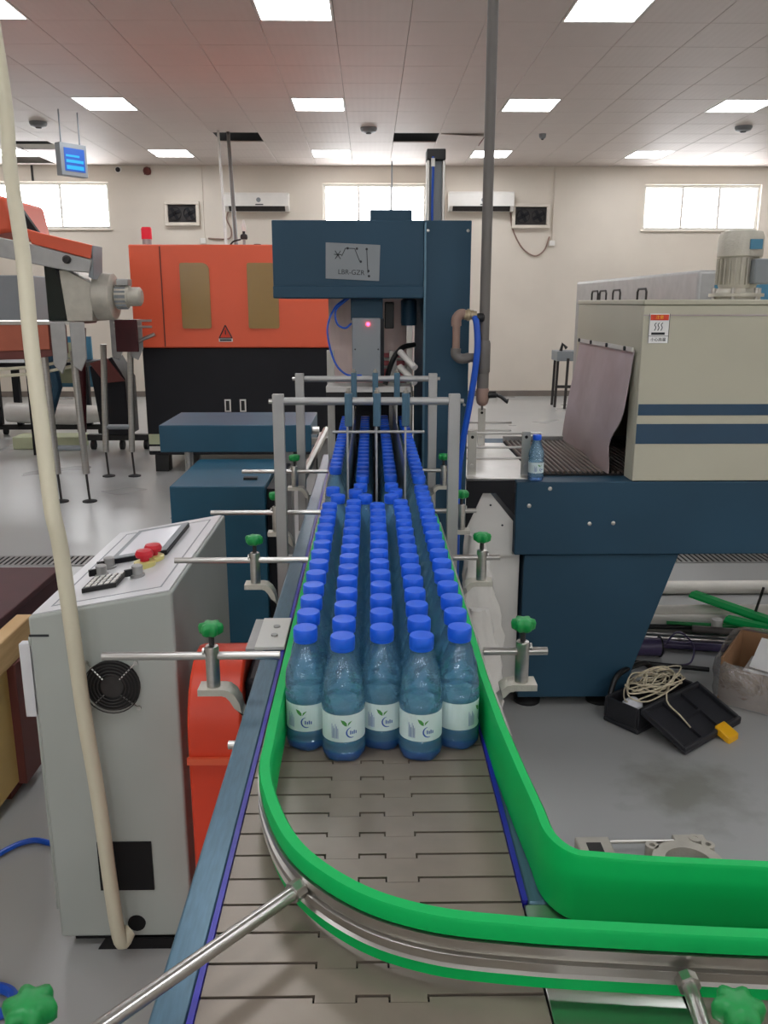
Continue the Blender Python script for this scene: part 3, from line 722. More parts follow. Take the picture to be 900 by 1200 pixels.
gate(2.68, 'rear overhead gate frame with round crossbar before the blue machine', -.221, .194, 1.285)
for x, nm in ((-.055, 'left'), (.0135, 'middle'), (.0815, 'right')):
    t = thing('lane_divider', 'thin steel %s divider plate separating the bottle lanes' % nm, 'divider plate', (x, 2.5, .95), 'lane divider plates')
    MB().box(x - .0012, x + .0012, 2.004, 3.12, .955, 1.13).build('plate', 'steel', t)
    MB().box(x - .0022, x + .0022, 1.990, 2.010, .955, 1.217).build('front_strip', 'alu_dull', t)
    MB().box(x - .0022, x + .0022, 2.672, 2.688, 1.13, 1.21).build('rear_strip', 'alu_dull', t)
tag(MB().cyl((-.105, 2.34, 1.152), (.148, 2.34, 1.152), .004, n=10).build('spacer_rod', 'alu_dull'), 'thin steel rod lying across the three divider plates', 'rod')

# ================================================================== SEALING MACHINE
sm = thing('sealing_machine', 'dark blue sealing machine with overhead beam and column across the conveyor', 'packing machine', (.25, 3.2, 0))
MB().box(.176, .330, 2.905, 3.5, .05, 1.757).build('column', 'navy', sm, bevel=.003)
MB().box(-.318, .1755, 2.90, 3.45, 1.512, 1.757).build('beam', 'navy', sm, bevel=.003)
MB().box(-.318, .1755, 2.884, 2.8995, 1.512, 1.552).build('beam_lip', 'navy', sm, bevel=.004)
MB().box(.0, .14, 2.98, 3.2, 1.757, 1.797).build('top_box', 'navy', sm, bevel=.003)
MB().box(.176, .183, 2.896, 2.9045, .3, 1.75).build('seam_strip', 'rail_blue', sm)
for x, z in ((.188, 1.725), (.318, 1.725), (.318, 1.16)):
    MB().lathe([(.005, 0), (.005, -.004), (.002, -.005)], (x, 2.9045, z), 10, axis='y').build('bolt', 'steel', sm)
sg = MB().add([(-.144, 2.8985, 1.688), (.033, 2.8985, 1.680), (.029, 2.8985, 1.567), (-.146, 2.8985, 1.575), (-.144, 2.8965, 1.688), (.033, 2.8965, 1.680), (.029, 2.8965, 1.567), (-.146, 2.8965, 1.575)],
         [(0, 1, 2, 3), (4, 5, 6, 7), (0, 1, 5, 4), (1, 2, 6, 5), (2, 3, 7, 6), (3, 0, 4, 7)]).build('sign_plate', 'printgrey', sm)
def sgp(u, v): return (-.144 + u * .177, 2.8958, 1.686 - v * .114 - u * .007)
q = MB()
for a in [((.36, .12), (.53, .12)), ((.36, .12), (.29, .34)), ((.53, .12), (.62, .46)), ((.75, .12), (.77, .78)), ((.17, .2), (.27, .42)), ((.17, .42), (.27, .2)), ((.15, .3), (.29, .3))]: q.cyl(sgp(*a[0]), sgp(*a[1]), .0012, n=6)
for p in [(.40, .12), (.57, .12), (.64, .47), (.75, .12), (.78, .72), (.79, .86), (.22, .31)]:
    x, y, z = sgp(*p); q.lathe([(.004, 0), (.004, -.0006)], (x, y, z), 10, axis='y')
q.build('sign_diagram', 'ink', sg)
lettering('sign_lettering', 'LBR-GZR', .022, (-.062, 2.8958, 1.594), (math.pi / 2, R(2.4), 0), 'ink', sg)
# press head
ph = MB().box(-.066, .042, 2.96, 3.10, 1.44, 1.512).build('press_mount', 'navy', sm, bevel=.002)
hd = MB().box(-.062, .034, 2.93, 3.08, 1.255, 1.448).build('press_head', 'printgrey', sm, bevel=.003)
MB().lathe([(.006, 0), (.006, -.004), (.003, -.006)], (-.008, 2.93, 1.428), 12, axis='y').build('indicator_lamp', 'led_red', hd)
for x in (-.052, .026):
    MB().lathe([(.003, 0), (.003, -.003)], (x, 2.93, 1.345), 8, axis='y').build('screw', 'ink', hd)
MB().box(.0345, .046, 2.94, 3.07, 1.24, 1.445).build('side_plate', 'black_paint', sm)
MB().box(-.155, .14, 2.98, 3.12, 1.195, 1.216).build('press_bar', 'white_metal', sm, bevel=.002)
MB().box(-.155, .14, 2.99, 3.11, 1.150, 1.194).build('sealing_jaw', 'black', sm, bevel=.002)
for x in (-.158, .068):
    q = MB(); q.box(x, x + .008, 3.13, 3.16, .93, 1.33).box(x + .018, x + .026, 3.13, 3.16, .93, 1.33).box(x + .008, x + .018, 3.137, 3.153, .93, 1.325); q.build('guide_profile', 'alu', sm)
for a in ([(-.08, 2.98, 1.515), (-.12, 2.95, 1.48), (-.145, 2.94, 1.41), (-.125, 2.94, 1.31), (-.085, 2.935, 1.262), (-.03, 2.926, 1.258)], [(-.07, 2.97, 1.515), (-.115, 2.95, 1.475), (-.112, 2.94, 1.43), (-.085, 2.94, 1.415), (-.064, 2.95, 1.43)]):
    MB().tube(bezier(a, 8), .0034, 7).build('air_hose', 'blue_hose', sm)
MB().tube(bezier([(.05, 3.0, 1.22), (.075, 3.0, 1.30), (.11, 3.02, 1.345), (.155, 3.05, 1.355)], 8), .009, 8).build('cable_hose', 'black', sm)
MB().box(.05, .082, 3.05, 3.09, 1.41, 1.50).build('switch_box', 'black', sm, bevel=.003)
mo = MB().lathe([(.026, 1.42), (.028, 1.43), (.028, 1.505), (.02, 1.511)], (.135, 3.08, 0), 16).build('drive_motor', 'navy', sm)
MB().box(.128, .148, 3.07, 3.09, 1.0, 1.42).build('slide_post', 'alu', sm)
for k, z in enumerate((1.335, 1.285)): MB().cyl((.100, 2.96, z), (.150, 2.90, z - .05), .011, n=14).build('film_roller', 'white_metal', sm)
MB().box(.03, .13, 3.3, 3.34, 1.15, 1.31).build('film_carriage', 'pink', sm, bevel=.003)
for z in (1.26, 1.29): MB().cyl((.03, 3.28, z), (.15, 3.28, z), .006).build('film_bar', 'white_metal', sm)
MB().box(-.165, .17, 3.46, 3.47, 1.17, 1.512).build('rear_guard', 'rear_film', sm)
MB().box(-.165, .17, 3.46, 3.5, .1, 1.168).build('rear_panel', 'black_paint', sm)
# tower on top
tw = thing('cylinder_tower', 'aluminium profile cylinder tower with black cap above the blue column', 'air cylinder', (.217, 3.0, 1.757))
q = MB(); q.box(.187, .196, 2.98, 3.04, 1.758, 1.95).box(.238, .247, 2.98, 3.04, 1.758, 1.95); q.build('side_profile', 'alu', tw, bevel=.002)
MB().box(.197, .237, 2.995, 3.03, 1.758, 1.95).build('barrel', 'printgrey', tw)
MB().box(.186, .248, 2.975, 3.045, 1.951, 1.985).build('end_cap', 'black', tw, bevel=.003)
MB().tube(bezier([(.206, 2.976, 1.96), (.207, 2.972, 1.92), (.206, 2.980, 1.85), (.206, 2.982, 1.76)], 6), .004, 8).build('air_hose', 'blue_hose', tw)
MB().cyl((.206, 2.97, 1.955), (.206, 2.972, 1.93), .007, n=10).build('hose_fitting', 'white_plastic', tw)

# dropped air pipe with valves
ap = thing('air_supply_pipe', 'dark grey air pipe dropping from the ceiling with elbows and valve', 'pipe', (.366, 2.8, 1.16))
MB().cyl((.366, 2.8, CZ), (.366, 2.8, 1.37), .0165, n=16).build('pipe', 'pipe_grey', ap)
MB().lathe([(.019, 1.275), (.022, 1.28), (.022, 1.37), (.019, 1.38)], (.366, 2.8, 0), 18).cyl((.366, 2.8, 1.325), (.318, 2.8, 1.325), .0145).build('tee', 'pipe_grey', ap)
MB().lathe([(.018, 1.225), (.019, 1.23), (.019, 1.275)], (.366, 2.8, 0), 18).build('coupling', 'pipe_grey', ap)
MB().lathe([(.010, 1.170), (.018, 1.178), (.021, 1.19), (.021, 1.222), (.018, 1.228)], (.366, 2.8, 0), 18).build('valve_body', 'pipe_brown', ap)
MB().cyl((.366, 2.8, 1.172), (.366, 2.8, 1.155), .004, n=8).build('drain_tip', 'pipe_grey', ap)
hv = MB().cyl((.385, 2.795, 1.205), (.41, 2.79, 1.207), .011, n=12).build('valve_stem', 'black', ap)
MB().tube([(.405, 2.79, 1.208), (.425, 2.785, 1.20), (.44, 2.78, 1.188), (.447, 2.78, 1.186)], [.006, .006, .006, .009], 8).build('valve_handle', 'black', hv)
MB().tube(bezier([(.320, 2.8, 1.325), (.292, 2.8, 1.322), (.276, 2.8, 1.335), (.276, 2.8, 1.355)], 6), .0165, 14).build('elbow', 'pipe_grey', ap)
MB().cyl((.276, 2.8, 1.355), (.276, 2.8, 1.43), .0125, n=14).build('riser', 'pipe_brown', ap)
MB().tube(bezier([(.276, 2.8, 1.425), (.276, 2.8, 1.447), (.288, 2.8, 1.462), (.302, 2.8, 1.462)], 6), .0165, 14).build('elbow', 'pipe_brown', ap)
MB().lathe([(.016, .300), (.016, .308), (.019, .310), (.019, .318), (.015, .320), (.015, .330), (.012, .332), (.012, .340)], (0, 2.8, 1.460), 16, axis='x').build('brass_fitting', 'brass', ap)
hb = MB().lathe([(.012, .340), (.014, .343), (.014, .360), (.01, .364)], (0, 2.79, 1.452), 14, axis='x').build('ball_valve', 'black', ap)
ho = MB().tube(bezier([(.334, 2.79, 1.452), (.338, 2.775, 1.43), (.342, 2.77, 1.36), (.335, 2.775, 1.27), (.322, 2.785, 1.17), (.308, 2.80, 1.07), (.298, 2.83, .95), (.30, 2.87, .80), (.30, 2.88, .55)], 10), .0105, 12).build('hose', 'blue_hose', ap)

# ================================================================== SHRINK OVEN
ov = thing('shrink_oven', 'beige heat shrink tunnel with dark blue stripes on a blue base', 'oven', (1.4, 3.4, 0))
OX0, OX1, OY0, OY1 = .925, 3.0, 2.95, 3.88
MB().box(.516, OX1 + .4, 2.95, 3.95, .612, .881).build('base_beam', 'navy', ov, bevel=.004)
MB().prism([(.556, .608), (1.121, .608), (.946, .045), (.552, .045)], 2.965, 3.93, 'xz').build('pedestal', 'navy', ov, bevel=.003)
MB().prism([(2.3, .608), (2.9, .608), (2.9, .045), (2.45, .045)], 2.965, 3.93, 'xz').build('pedestal', 'navy', ov, bevel=.003)
for x, y in ((.60, 3.03), (.88, 3.03), (.60, 3.85), (.88, 3.85), (2.55, 3.03), (2.8, 3.03)):
    MB().lathe([(.05, 0), (.052, .012), (.03, .028), (.01, .03), (.01, .05)], (x, y, 0), 18).build('foot', 'rubber', ov)
for x, z in ((.635, .857), (.563, .795), (.783, .728), (.868, .730)):
    MB().lathe([(.0075, 0), (.0075, -.002), (.004, -.0035), (.001, -.0035)], (x, 2.95, z), 14, axis='y').build('bolt', 'steel', ov)
# hood
q = MB(); e = .02
q.box(OX0, OX1, OY0, OY0 + e, .884, 1.49); q.build('front_panel', 'beige', ov, bevel=.003)
MB().box(OX0, OX1, OY1 - e, OY1, .884, 1.49).build('rear_panel', 'beige', ov)
MB().box(OX0 - .004, OX1 + .01, OY0 - .006, OY1 + .006, 1.491, 1.508).build('lid', 'beige', ov, bevel=.003)
MB().box(OX0, OX0 + e, OY0 + e, OY0 + .10, .884, 1.49).box(OX0, OX0 + e, OY1 - .08, OY1 - e, .884, 1.49).box(OX0, OX0 + e, OY0 + .10, OY1 - .08, 1.33, 1.49).build('entrance_frame', 'beige', ov)
MB().box(OX0, OX1, OY0 - .003, OY0 - .0005, 1.455, 1.459).build('seam', 'curtain', ov)
MB().box(OX0 + .004, OX1, OY0 - .002, OY0 - .0003, 1.117, 1.156).build('stripe', 'stripe', ov)
MB().box(OX0 + .002, OX1, OY0 - .002, OY0 - .0003, 1.017, 1.087).build('stripe', 'stripe', ov)
MB().box(1.3, 1.31, OY0 + .03, OY1 - .03, .885, 1.48).build('inner_baffle', 'dark_void', ov)
# curtain
q = MB(); nu, nv = 14, 16; grid = []
for v in range(nv + 1):
    tv = v / nv
    for u in range(nu + 1):
        tu = u / nu
        ya = 3.005 + .02 * tv + .10 * math.exp(-((tv - .78) / .16) ** 2); yb = 3.79 + .07 * tv
        y = ya + (yb - ya) * tu
        x = .917 - .055 * tv ** 2 * (1 - .3 * tu) + .010 * math.sin(tu * 9 + tv * 3) * tv - .012 * math.sin(math.pi * tv)
        z = 1.338 - tv * (.445 if tu < .5 else .445)
        grid.append((x, y, z))
n_ = nu + 1
vs_ = grid + [(x + .003, y, z) for x, y, z in grid]; k0 = len(grid)
fs = [(v * n_ + u, v * n_ + u + 1, (v + 1) * n_ + u + 1, (v + 1) * n_ + u) for v in range(nv) for u in range(nu)]
fs += [tuple(k0 + i for i in f) for f in fs]
fs += [(u, u + 1, k0 + u + 1, k0 + u) for u in range(nu)] + [(nv * n_ + u, nv * n_ + u + 1, k0 + nv * n_ + u + 1, k0 + nv * n_ + u) for u in range(nu)]
fs += [(v * n_, (v + 1) * n_, k0 + (v + 1) * n_, k0 + v * n_) for v in range(nv)] + [(v * n_ + nu, (v + 1) * n_ + nu, k0 + (v + 1) * n_ + nu, k0 + v * n_ + nu) for v in range(nv)]
q.add(vs_, fs); ct = q.build('entrance_curtain', 'curtain', ov)
MB().box(.908, .914, 3.0, 3.80, 1.332, 1.347).build('curtain_bar', 'white_metal', ct)
for y in (3.08, 3.32, 3.56, 3.76): MB().lathe([(.008, 0), (.008, -.006)], (.908, y, 1.34), 10, axis='x').build('curtain_screw', 'ink', ct)
MB().box(.60, 1.29, 3.06, 3.82, .8815, .888).build('mesh_bed', 'belt_under', ov)
q = MB()
for k in range(34): q.cyl((.61 + k * .02, 3.07, .892), (.61 + k * .02, 3.81, .892), .0055, n=6)
q.build('roller_rods', 'mesh_belt', ov)['kind'] = 'stuff'
MB().box(.60, 1.28, 3.82, 3.84, .8815, .91).build('belt_side', 'alu_dull', ov)
# lid handles
for y in (3.75, 3.62, 3.42, 3.1):
    MB().tube([(.96, y + .05, 1.508), (.96, y + .05, 1.535), (.96, y + .04, 1.545), (.96, y - .04, 1.545), (.96, y - .05, 1.535), (.96, y - .05, 1.508)], .004, 8).build('lid_handle', 'fan_dark', ov)
# heat warning sticker
ws = MB().box(.944, 1.014, 2.9465, 2.9495, 1.364, 1.462).build('warning_sticker', 'paper', ov)
MB().box(.948, 1.010, 2.9455, 2.9464, 1.440, 1.459).build('red_header', 'orange_red', ws)
MB().box(.944, 1.014, 2.9457, 2.9464, 1.3870, 1.3885).box(.944, .9455, 2.9457, 2.9464, 1.364, 1.462).box(1.0125, 1.014, 2.9457, 2.9464, 1.364, 1.462).build('border', 'ink', ws)
MB().box(.954, 1.000, 2.9457, 2.9464, 1.392, 1.400).build('text_bar', 'ink', ws)
for k in range(3):
    x = .966 + k * .011
    MB().tube(bezier([(x + .003, 2.946, 1.432), (x - .002, 2.946, 1.425), (x + .002, 2.946, 1.416), (x - .002, 2.946, 1.406)], 5), .0013, 6).build('heat_wave', 'ink', ws)
lettering('sticker_lettering', '小心高温', .013, (.979, 2.9462, 1.3755), (math.pi / 2, 0, 0), 'ink', ws)
lettering('header_lettering', '注意', .014, (.979, 2.9453, 1.4495), (math.pi / 2, 0, 0), 'yellow', ws)
# blower motor on the lid
bm_ = MB().lathe([(.085, 1.508), (.085, 1.52), (.10, 1.52), (.10, 1.532), (.075, 1.534), (.068, 1.55)], (1.40, 3.35, 0), 24).build('motor_flange', 'cast_alu', ov)
for a in range(6):
    an = a * math.pi / 3; MB().cyl((1.40 + .088 * math.cos(an), 3.35 + .088 * math.sin(an), 1.508), (1.40 + .088 * math.cos(an), 3.35 + .088 * math.sin(an), 1.552), .008, n=8).build('flange_bolt', 'steel', bm_)
mb_o = MB().lathe([(.066, 1.55), (.070, 1.56), (.070, 1.665)], (1.40, 3.35, 0), 24).build('motor_body', 'cast_alu', ov)
q = MB()
for a in range(24):
    an = a * math.pi / 12; q.rot_box((1.40 + .074 * math.cos(an), 3.35 + .074 * math.sin(an), 1.612), (.014, .0035, .095), an)
q.build('cooling_fins', 'cast_alu', mb_o)
MB().lathe([(.079, 1.664), (.082, 1.668), (.082, 1.735), (.074, 1.756), (.05, 1.762), (.002, 1.762)], (1.40, 3.35, 0), 24).build('fan_cowl', 'cast_alu', mb_o)
MB().box(1.415, 1.49, 3.235, 3.285, 1.565, 1.655).build('terminal_box', 'printgrey', mb_o, bevel=.006)
MB().box(1.40, 1.445, 3.262, 3.268, 1.69, 1.725).build('rating_plate', 'rack_blue', mb_o)
# housing of the next machine behind the oven
t = thing('rear_machine_housing', 'long grey machine housing rising behind the beige oven', 'machine', (2.6, 6.5, 0))
MB().box(1.90, 3.6, 5.1, 8.1, .5, 1.68).build('housing', 'alu_dull', t, bevel=.02)
MB().box(2.0, 2.5, 5.09, 5.1, 1.45, 1.6).build('side_window', 'rack_blue', t)
for x in (1.95, 3.5):
    for y in (5.2, 7.9): MB().box(x, x + .06, y, y + .06, 0, .5).build('leg', 'alu_dull', t)

# outfeed table between sealing machine and oven
ot = thing('outfeed_table', 'stainless outfeed table with drilled side brackets beside the blue column', 'table', (.44, 3.4, 0))
MB().box(.345, .596, 3.0, 3.80, .872, .884).build('table_top', 'steel', ot, bevel=.001)
MB().box(.34, .512, 2.965, 2.985, .838, .884).build('front_bar', 'black_paint', ot)
for x, y, z1 in ((.352, 3.06, 1.045), (.548, 3.06, 1.045), (.47, 3.72, 1.05)):
    q = MB(); q.box(x, x + .032, y, y + .006, .885, z1); br = q.build('bracket', 'alu', ot, bevel=.001)
    MB().lathe([(.006, 0), (.006, -.001)], (x + .016, y - .0002, z1 - .02), 10, axis='y').build('bolt_hole', 'dark_void', br)
    MB().lathe([(.007, 0), (.007, -.006)], (x + .016, y - .0002, .92), 8, axis='y').build('bracket_bolt', 'steel', br)
for z in (1.037, .985, .945): MB().cyl((.345, 3.075, z), (.62 if z > 1 else .60, 3.075, z), .0045, n=10).build('guide_rod', 'steel', ot)
for z in (.985, .95): MB().cyl((.35, 3.735, z), (.62, 3.735, z), .0045, n=10).build('guide_rod', 'steel', ot)
MB().prism([(.34, .838), (.40, .838), (.34, .70)], 2.97, 2.982, 'xz').build('gusset', 'black_paint', ot)
MB().prism([(.445, .838), (.514, .838), (.514, .758)], 2.966, 2.978, 'xz').build('gusset', 'black_paint', ot)
MB().prism([(.395, .832), (.425, .838), (.514, .73), (.514, .60), (.345, .60), (.345, .72)], 2.984, 2.99, 'xz').build('support_panel', 'white_metal', ot)
for x, z in ((.43, .79), (.475, .715)): MB().lathe([(.004, 0), (.004, -.002)], (x, 2.984, z), 8, axis='y').build('panel_screw', 'ink', ot)
MB().box(.345, .545, 3.0, 3.75, .05, .60).build('leg_panel', 'white_metal', ot)
# crumpled film hanging beneath
rr = random.Random(11)
for k, (x, y, z0, z1, lab) in enumerate([(.35, 2.76, .0, .74, 'tall crumpled white plastic film bag behind the right guide rail'), (.34, 2.56, .0, .55, 'short crumpled white plastic film bag below the right clamps')]):
    q = MB(); nz_, nn = 22, 20; vs_ = []
    for i in range(nz_):
        tz = i / (nz_ - 1)
        for j in range(nn):
            a = 2 * math.pi * j / nn; r0 = (.028 + .045 * min(1, tz * 2.2)) * (1 + .22 * math.sin(3 * a + 7 * tz + k) + .1 * math.sin(7 * a - 5 * tz) + rr.uniform(-.14, .14))
            vs_.append((x + r0 * math.cos(a) + .03 * tz, y + .7 * r0 * math.sin(a), z1 + (z0 - z1) * tz))
    fs = [(i * nn + j, i * nn + (j + 1) % nn, (i + 1) * nn + (j + 1) % nn, (i + 1) * nn + j) for i in range(nz_ - 1) for j in range(nn)]
    fs += [tuple(range(nn)), tuple((nz_ - 1) * nn + j for j in range(nn))]
    tag(q.add(vs_, fs).build('plastic_film', 'film_white', sharp=70), lab, 'plastic film')

# ================================================================== BLUE BOXES LEFT OF THE LINE
t = thing('drive_cabinet', 'low dark blue steel cabinet behind the grey control cabinet', 'machine cabinet', (-.65, 3.85, 0))
MB().box(-.855, -.452, 3.55, 4.2, .03, .741).build('body', 'navy_box', t, bevel=.004)
MB().box(-.449, -.40, 3.60, 4.2, .03, .72).build('side_channel', 'black_paint', t)
MB().box(-.56, -.50, 3.68, 3.71, .741, .752).build('latch', 'black', t)
t = thing('cylinder_housing', 'wide dark blue box housing above the low blue cabinet', 'machine housing', (-.68, 4.5, .74))
MB().box(-1.06, -.30, 4.26, 4.78, .765, .902).build('body', 'navy_box', t, bevel=.004)
for x in (-.93, -.42): MB().cyl((x, 4.32, .03), (x, 4.32, .765), .022).build('leg', 'alu_dull', t)
MB().cyl((-.3, 4.36, .86), (-.265, 4.36, .86), .02).build('rod_end', 'steel', t)
MB().box(-.30, -.20, 4.28, 4.32, .80, .83).build('push_bar', 'alu', t)
MB().cyl((-.285, 4.30, .79), (-.255, 4.30, .79), .014).build('lock_nut', 'steel', t)
t = thing('film_guide_arm', 'slanted bare aluminium bar beside the belt before the sealing machine', 'metal bar', (-.21, 3.2, .93))
MB().cyl((-.245, 2.95, .89), (-.205, 3.9, .93), .016, n=8).build('bar', 'alu', t)
MB().box(-.235, -.19, 3.72, 3.9, .05, .92).build('stand', 'alu_dull', t)

# orange belt guard under the line
t = thing('belt_guard', 'orange-red rounded drive guard between control cabinet and conveyor', 'machine guard', (-.31, 1.75, .1))
pr = [(1.62, .10), (1.62, .62)] + [(1.76 + .14 * math.cos(R(a)), .62 + .14 * math.sin(R(a))) for a in range(170, 5, -15)] + [(1.90, .62), (1.90, .10)]
MB().prism(pr, -.385, -.272, 'yz').build('cover', 'orange_red', t, bevel=.006)
MB().box(-.386, -.271, 1.61, 1.618, .56, .575).build('cover_seam', 'orange', t)
MB().box(-.27, -.20, 1.68, 1.86, .5, .72).build('gear_motor', 'black_paint', t, bevel=.01)
MB().box(-.38, -.28, 1.66, 1.88, 0, .10).build('foot', 'black_paint', t)

# ================================================================== CONTROL CABINET
KS = .057 / .318
cb = thing('control_cabinet', 'grey steel control cabinet with slanted touch screen panel', 'control cabinet', (-.585, 2.08, 0))
MB().prism([(-.742, .03), (-.428, .03), (-.428, .8962), (-.742, .84)], 1.745, 2.43, 'xz').build('body', 'cab', cb, bevel=.006, seg=3)
MB().box(-.72, -.45, 1.775, 2.40, 0, .03).build('plinth', 'black', cb)
def pz(x): return .84 + (x + .742) * KS
def onp(mb, x0, x1, y0, y1, h0, h1, m=0):
    mb.add([(x0, y0, pz(x0) + h0), (x1, y0, pz(x1) + h0), (x1, y1, pz(x1) + h0), (x0, y1, pz(x0) + h0), (x0, y0, pz(x0) + h1), (x1, y0, pz(x1) + h1), (x1, y1, pz(x1) + h1), (x0, y1, pz(x0) + h1)],
           [(0, 3, 2, 1), (4, 5, 6, 7), (0, 1, 5, 4), (1, 2, 6, 5), (2, 3, 7, 6), (3, 0, 4, 7)], m); return mb
tp = onp(MB(), -.735, -.436, 1.752, 2.423, .0005, .003).build('top_panel', 'cab_top', cb)
q = MB(); onp(q, -.705, -.46, 1.785, 1.789, .003, .0036); onp(q, -.705, -.46, 2.38, 2.384, .003, .0036); onp(q, -.705, -.701, 1.789, 2.38, .003, .0036); onp(q, -.464, -.46, 1.789, 2.38, .003, .0036)
q.build('panel_groove', 'printgrey', tp)
sc_ = onp(MB(), -.655, -.512, 2.06, 2.335, .003, .016).build('touch_screen', 'black_paint', cb, bevel=.002)
onp(MB(), -.654, -.513, 2.061, 2.334, .0162, .018).build('bezel', 'printgrey', sc_)
onp(MB(), -.640, -.530, 2.085, 2.31, .018, .0185).build('display', 'screen', sc_)  # pale base colour paints in the bright reflection on the display
kp = onp(MB(), -.657, -.578, 1.845, 1.93, .003, .014).build('keypad', 'black', cb, bevel=.0015)
q = MB()
for i in range(5):
    for j in range(4):
        x = -.650 + .0145 * i; y = 1.852 + .020 * j; onp(q, x, x + .009, y, y + .013, .014, .016)
q.build('keys', 'white_plastic', kp)
for x, y in ((-.648, 2.03), (-.648, 1.965), (-.545, 1.905)):
    sw = MB().lathe([(.017, .003), (.017, .010), (.013, .011), (.013, .030), (.010, .032)], (x, y, pz(x)), 16).build('selector_switch', 'alu_dull', cb)
    MB().rot_box((x - .012, y - .008, pz(x) + .016), (.03, .007, .016), R(35)).build('switch_lever', 'black', sw)
for x, y, nm in ((-.548, 1.985, 1), (-.538, 2.03, 2)):
    es = MB().lathe([(.026, .003), (.026, .016), (.021, .018)], (x, y, pz(x)), 18).build('yellow_collar', 'yellow_pale', cb)
    MB().lathe([(.011, .016), (.011, .026), (.020, .028), (.022, .036), (.018, .044), (.002, .046)], (x, y, pz(x)), 18).build('emergency_button', 'red', es)
# cooling fan on the near side
fx, fz, fy = -.570, .680, 1.745
fn = MB().lathe([(.060, 0), (.060, -.003), (.002, -.003)], (fx, fy, fz), 30, axis='y').build('cooling_fan', 'black', cb)
MB().lathe([(.026, -.003), (.026, -.009), (.002, -.010)], (fx, fy, fz), 20, axis='y').build('fan_hub', 'fan_dark', fn)
for k in range(5):
    r = .031 + .0075 * k
    MB().tube([(fx + r * math.cos(a * math.pi / 16), fy - .013, fz + r * math.sin(a * math.pi / 16)) for a in range(33)], .0014, 6).build('grille_ring', 'fan_dark', fn)
for a in (45, 135, 225, 315):
    MB().cyl((fx + .026 * math.cos(R(a)), fy - .012, fz + .026 * math.sin(R(a))), (fx + .076 * math.cos(R(a)), fy - .004, fz + .076 * math.sin(R(a))), .0016, n=6).build('grille_spoke', 'steel', fn)
    MB().lathe([(.005, -.001), (.005, -.006)], (fx + .076 * math.cos(R(a)), fy, fz + .076 * math.sin(R(a))), 10, axis='y').build('grille_screw', 'steel', fn)
MB().box(-.637, -.512, 1.741, 1.7445, .160, .288).build('vent_opening', 'dark_void', cb)
MB().lathe([(.021, 0), (.021, -.003), (.002, -.003)], (-.560, 1.745, .068), 18, axis='y').build('cable_hole', 'dark_void', cb)
MB().prism([(-.655, .0005), (-.46, .0005), (-.478, .028), (-.637, .028)], 1.738, 1.7448, 'xz').build('base_gap_shade', 'dark_void', cb)  # dark slab stands in for the shadow in the plinth recess
MB().box(-.750, -.742, 1.752, 2.40, .10, .79).build('side_door', 'cab', cb, bevel=.003)
MB().box(-.772, -.742, 1.752, 1.775, .60, .775).build('door_handle', 'cab_top', cb, bevel=.003)
MB().box(-.7425, -.70, 1.7435, 1.7449, .795, .80).build('seam', 'ink', cb)

# leaning conduit
tag(MB().tube(bezier([(-.570, 1.722, .066), (-0.59, 1.7, 0.074), (-0.608, 1.7, 0.419), (-0.623, 1.7, 0.627), (-0.63, 1.695, 0.826), (-0.639, 1.695, 1.013), (-0.65, 1.7, 1.093), (-0.678, 1.76, 1.251), (-0.718, 1.85, 1.419), (-0.756, 1.95, 1.597), (-0.824, 2.1, 1.793), (-0.861, 2.2, 1.995), (-.93, 2.3, 2.4), (-1.05, 2.35, CZ)], 8), .0165, 14).build('conduit_pipe', 'pvc'), 'long cream plastic conduit leaning in front of the grey cabinet', 'pipe')

# ================================================================== LEFT: crate, red box, hoses
t = thing('wooden_crate', 'open wooden crate with pale boards at the left edge', 'crate', (-1.5, 2.1, 0))
for y0, y1 in ((1.4, 1.56), (2.40, 2.55)): MB().box(-1.135, -1.075, y0, y1, .04, .44).build('corner_post', 'redbrown', t, bevel=.003)
MB().box(-1.13, -1.08, 1.3, 2.58, .44, .535).build('top_board', 'wood', t, bevel=.004)
MB().box(-1.13, -1.10, 1.3, 2.56, .05, .44).build('side_panel', 'ply', t)
MB().box(-2.0, -1.13, 2.53, 2.57, .06, .26).build('end_panel', 'ply', t)
MB().box(-2.0, -1.13, 1.3, 2.53, .05, .09).build('bottom_panel', 'ply', t)
for y in (1.4, 2.38): MB().box(-2.0, -1.12, y, y + .12, 0, .05).build('skid', 'redbrown', t)
for k, (x, y, r, z) in enumerate([(-1.29, 2.38, .12, .36), (-1.62, 2.2, .2, .42), (-1.24, 2.10, .10, .30)]):
    tag(MB().lathe([(r, .095), (r * 1.02, z * .6), (r * .85, z * .9), (r * .3, z)], (x, y, 0), 12).build('black_sack', 'rubber'), ['small black sack in the corner of the wooden crate', 'large black sack in the middle of the wooden crate', 'low black sack against the crate side board'][k], 'sack')
t = thing('red_box', 'very dark red box standing behind the wooden crate', 'box', (-1.8, 3.1, 0))
MB().box(-2.3, -1.305, 2.75, 3.42, .02, .40).build('body', 'darkred', t, bevel=.006)
MB().box(-2.31, -1.295, 2.74, 3.43, .40, .425).build('lid', 'darkred', t, bevel=.004)
for x in (-2.25, -1.40): MB().box(x, x + .08, 2.8, 3.38, 0, .02).build('skid', 'black', t)
tag(MB().tube(bezier([(-.905, 2.135, .012), (-.97, 2.15, .012), (-1.03, 2.10, .012), (-1.07, 1.98, .012), (-1.06, 1.7, .012)], 8), .008, 8).build('blue_hose', 'blue_hose'), 'thin blue air hose lying on the floor left of the cabinet', 'hose')
tag(MB().tube(bezier([(-.95, 1.62, .012), (-.84, 1.612, .012), (-.792, 1.585, .012), (-.80, 1.54, .012), (-.9, 1.50, .012)], 8), .012, 8).build('blue_hose', 'blue_hose'), 'blue hose loop on the floor at the lower left corner', 'hose')

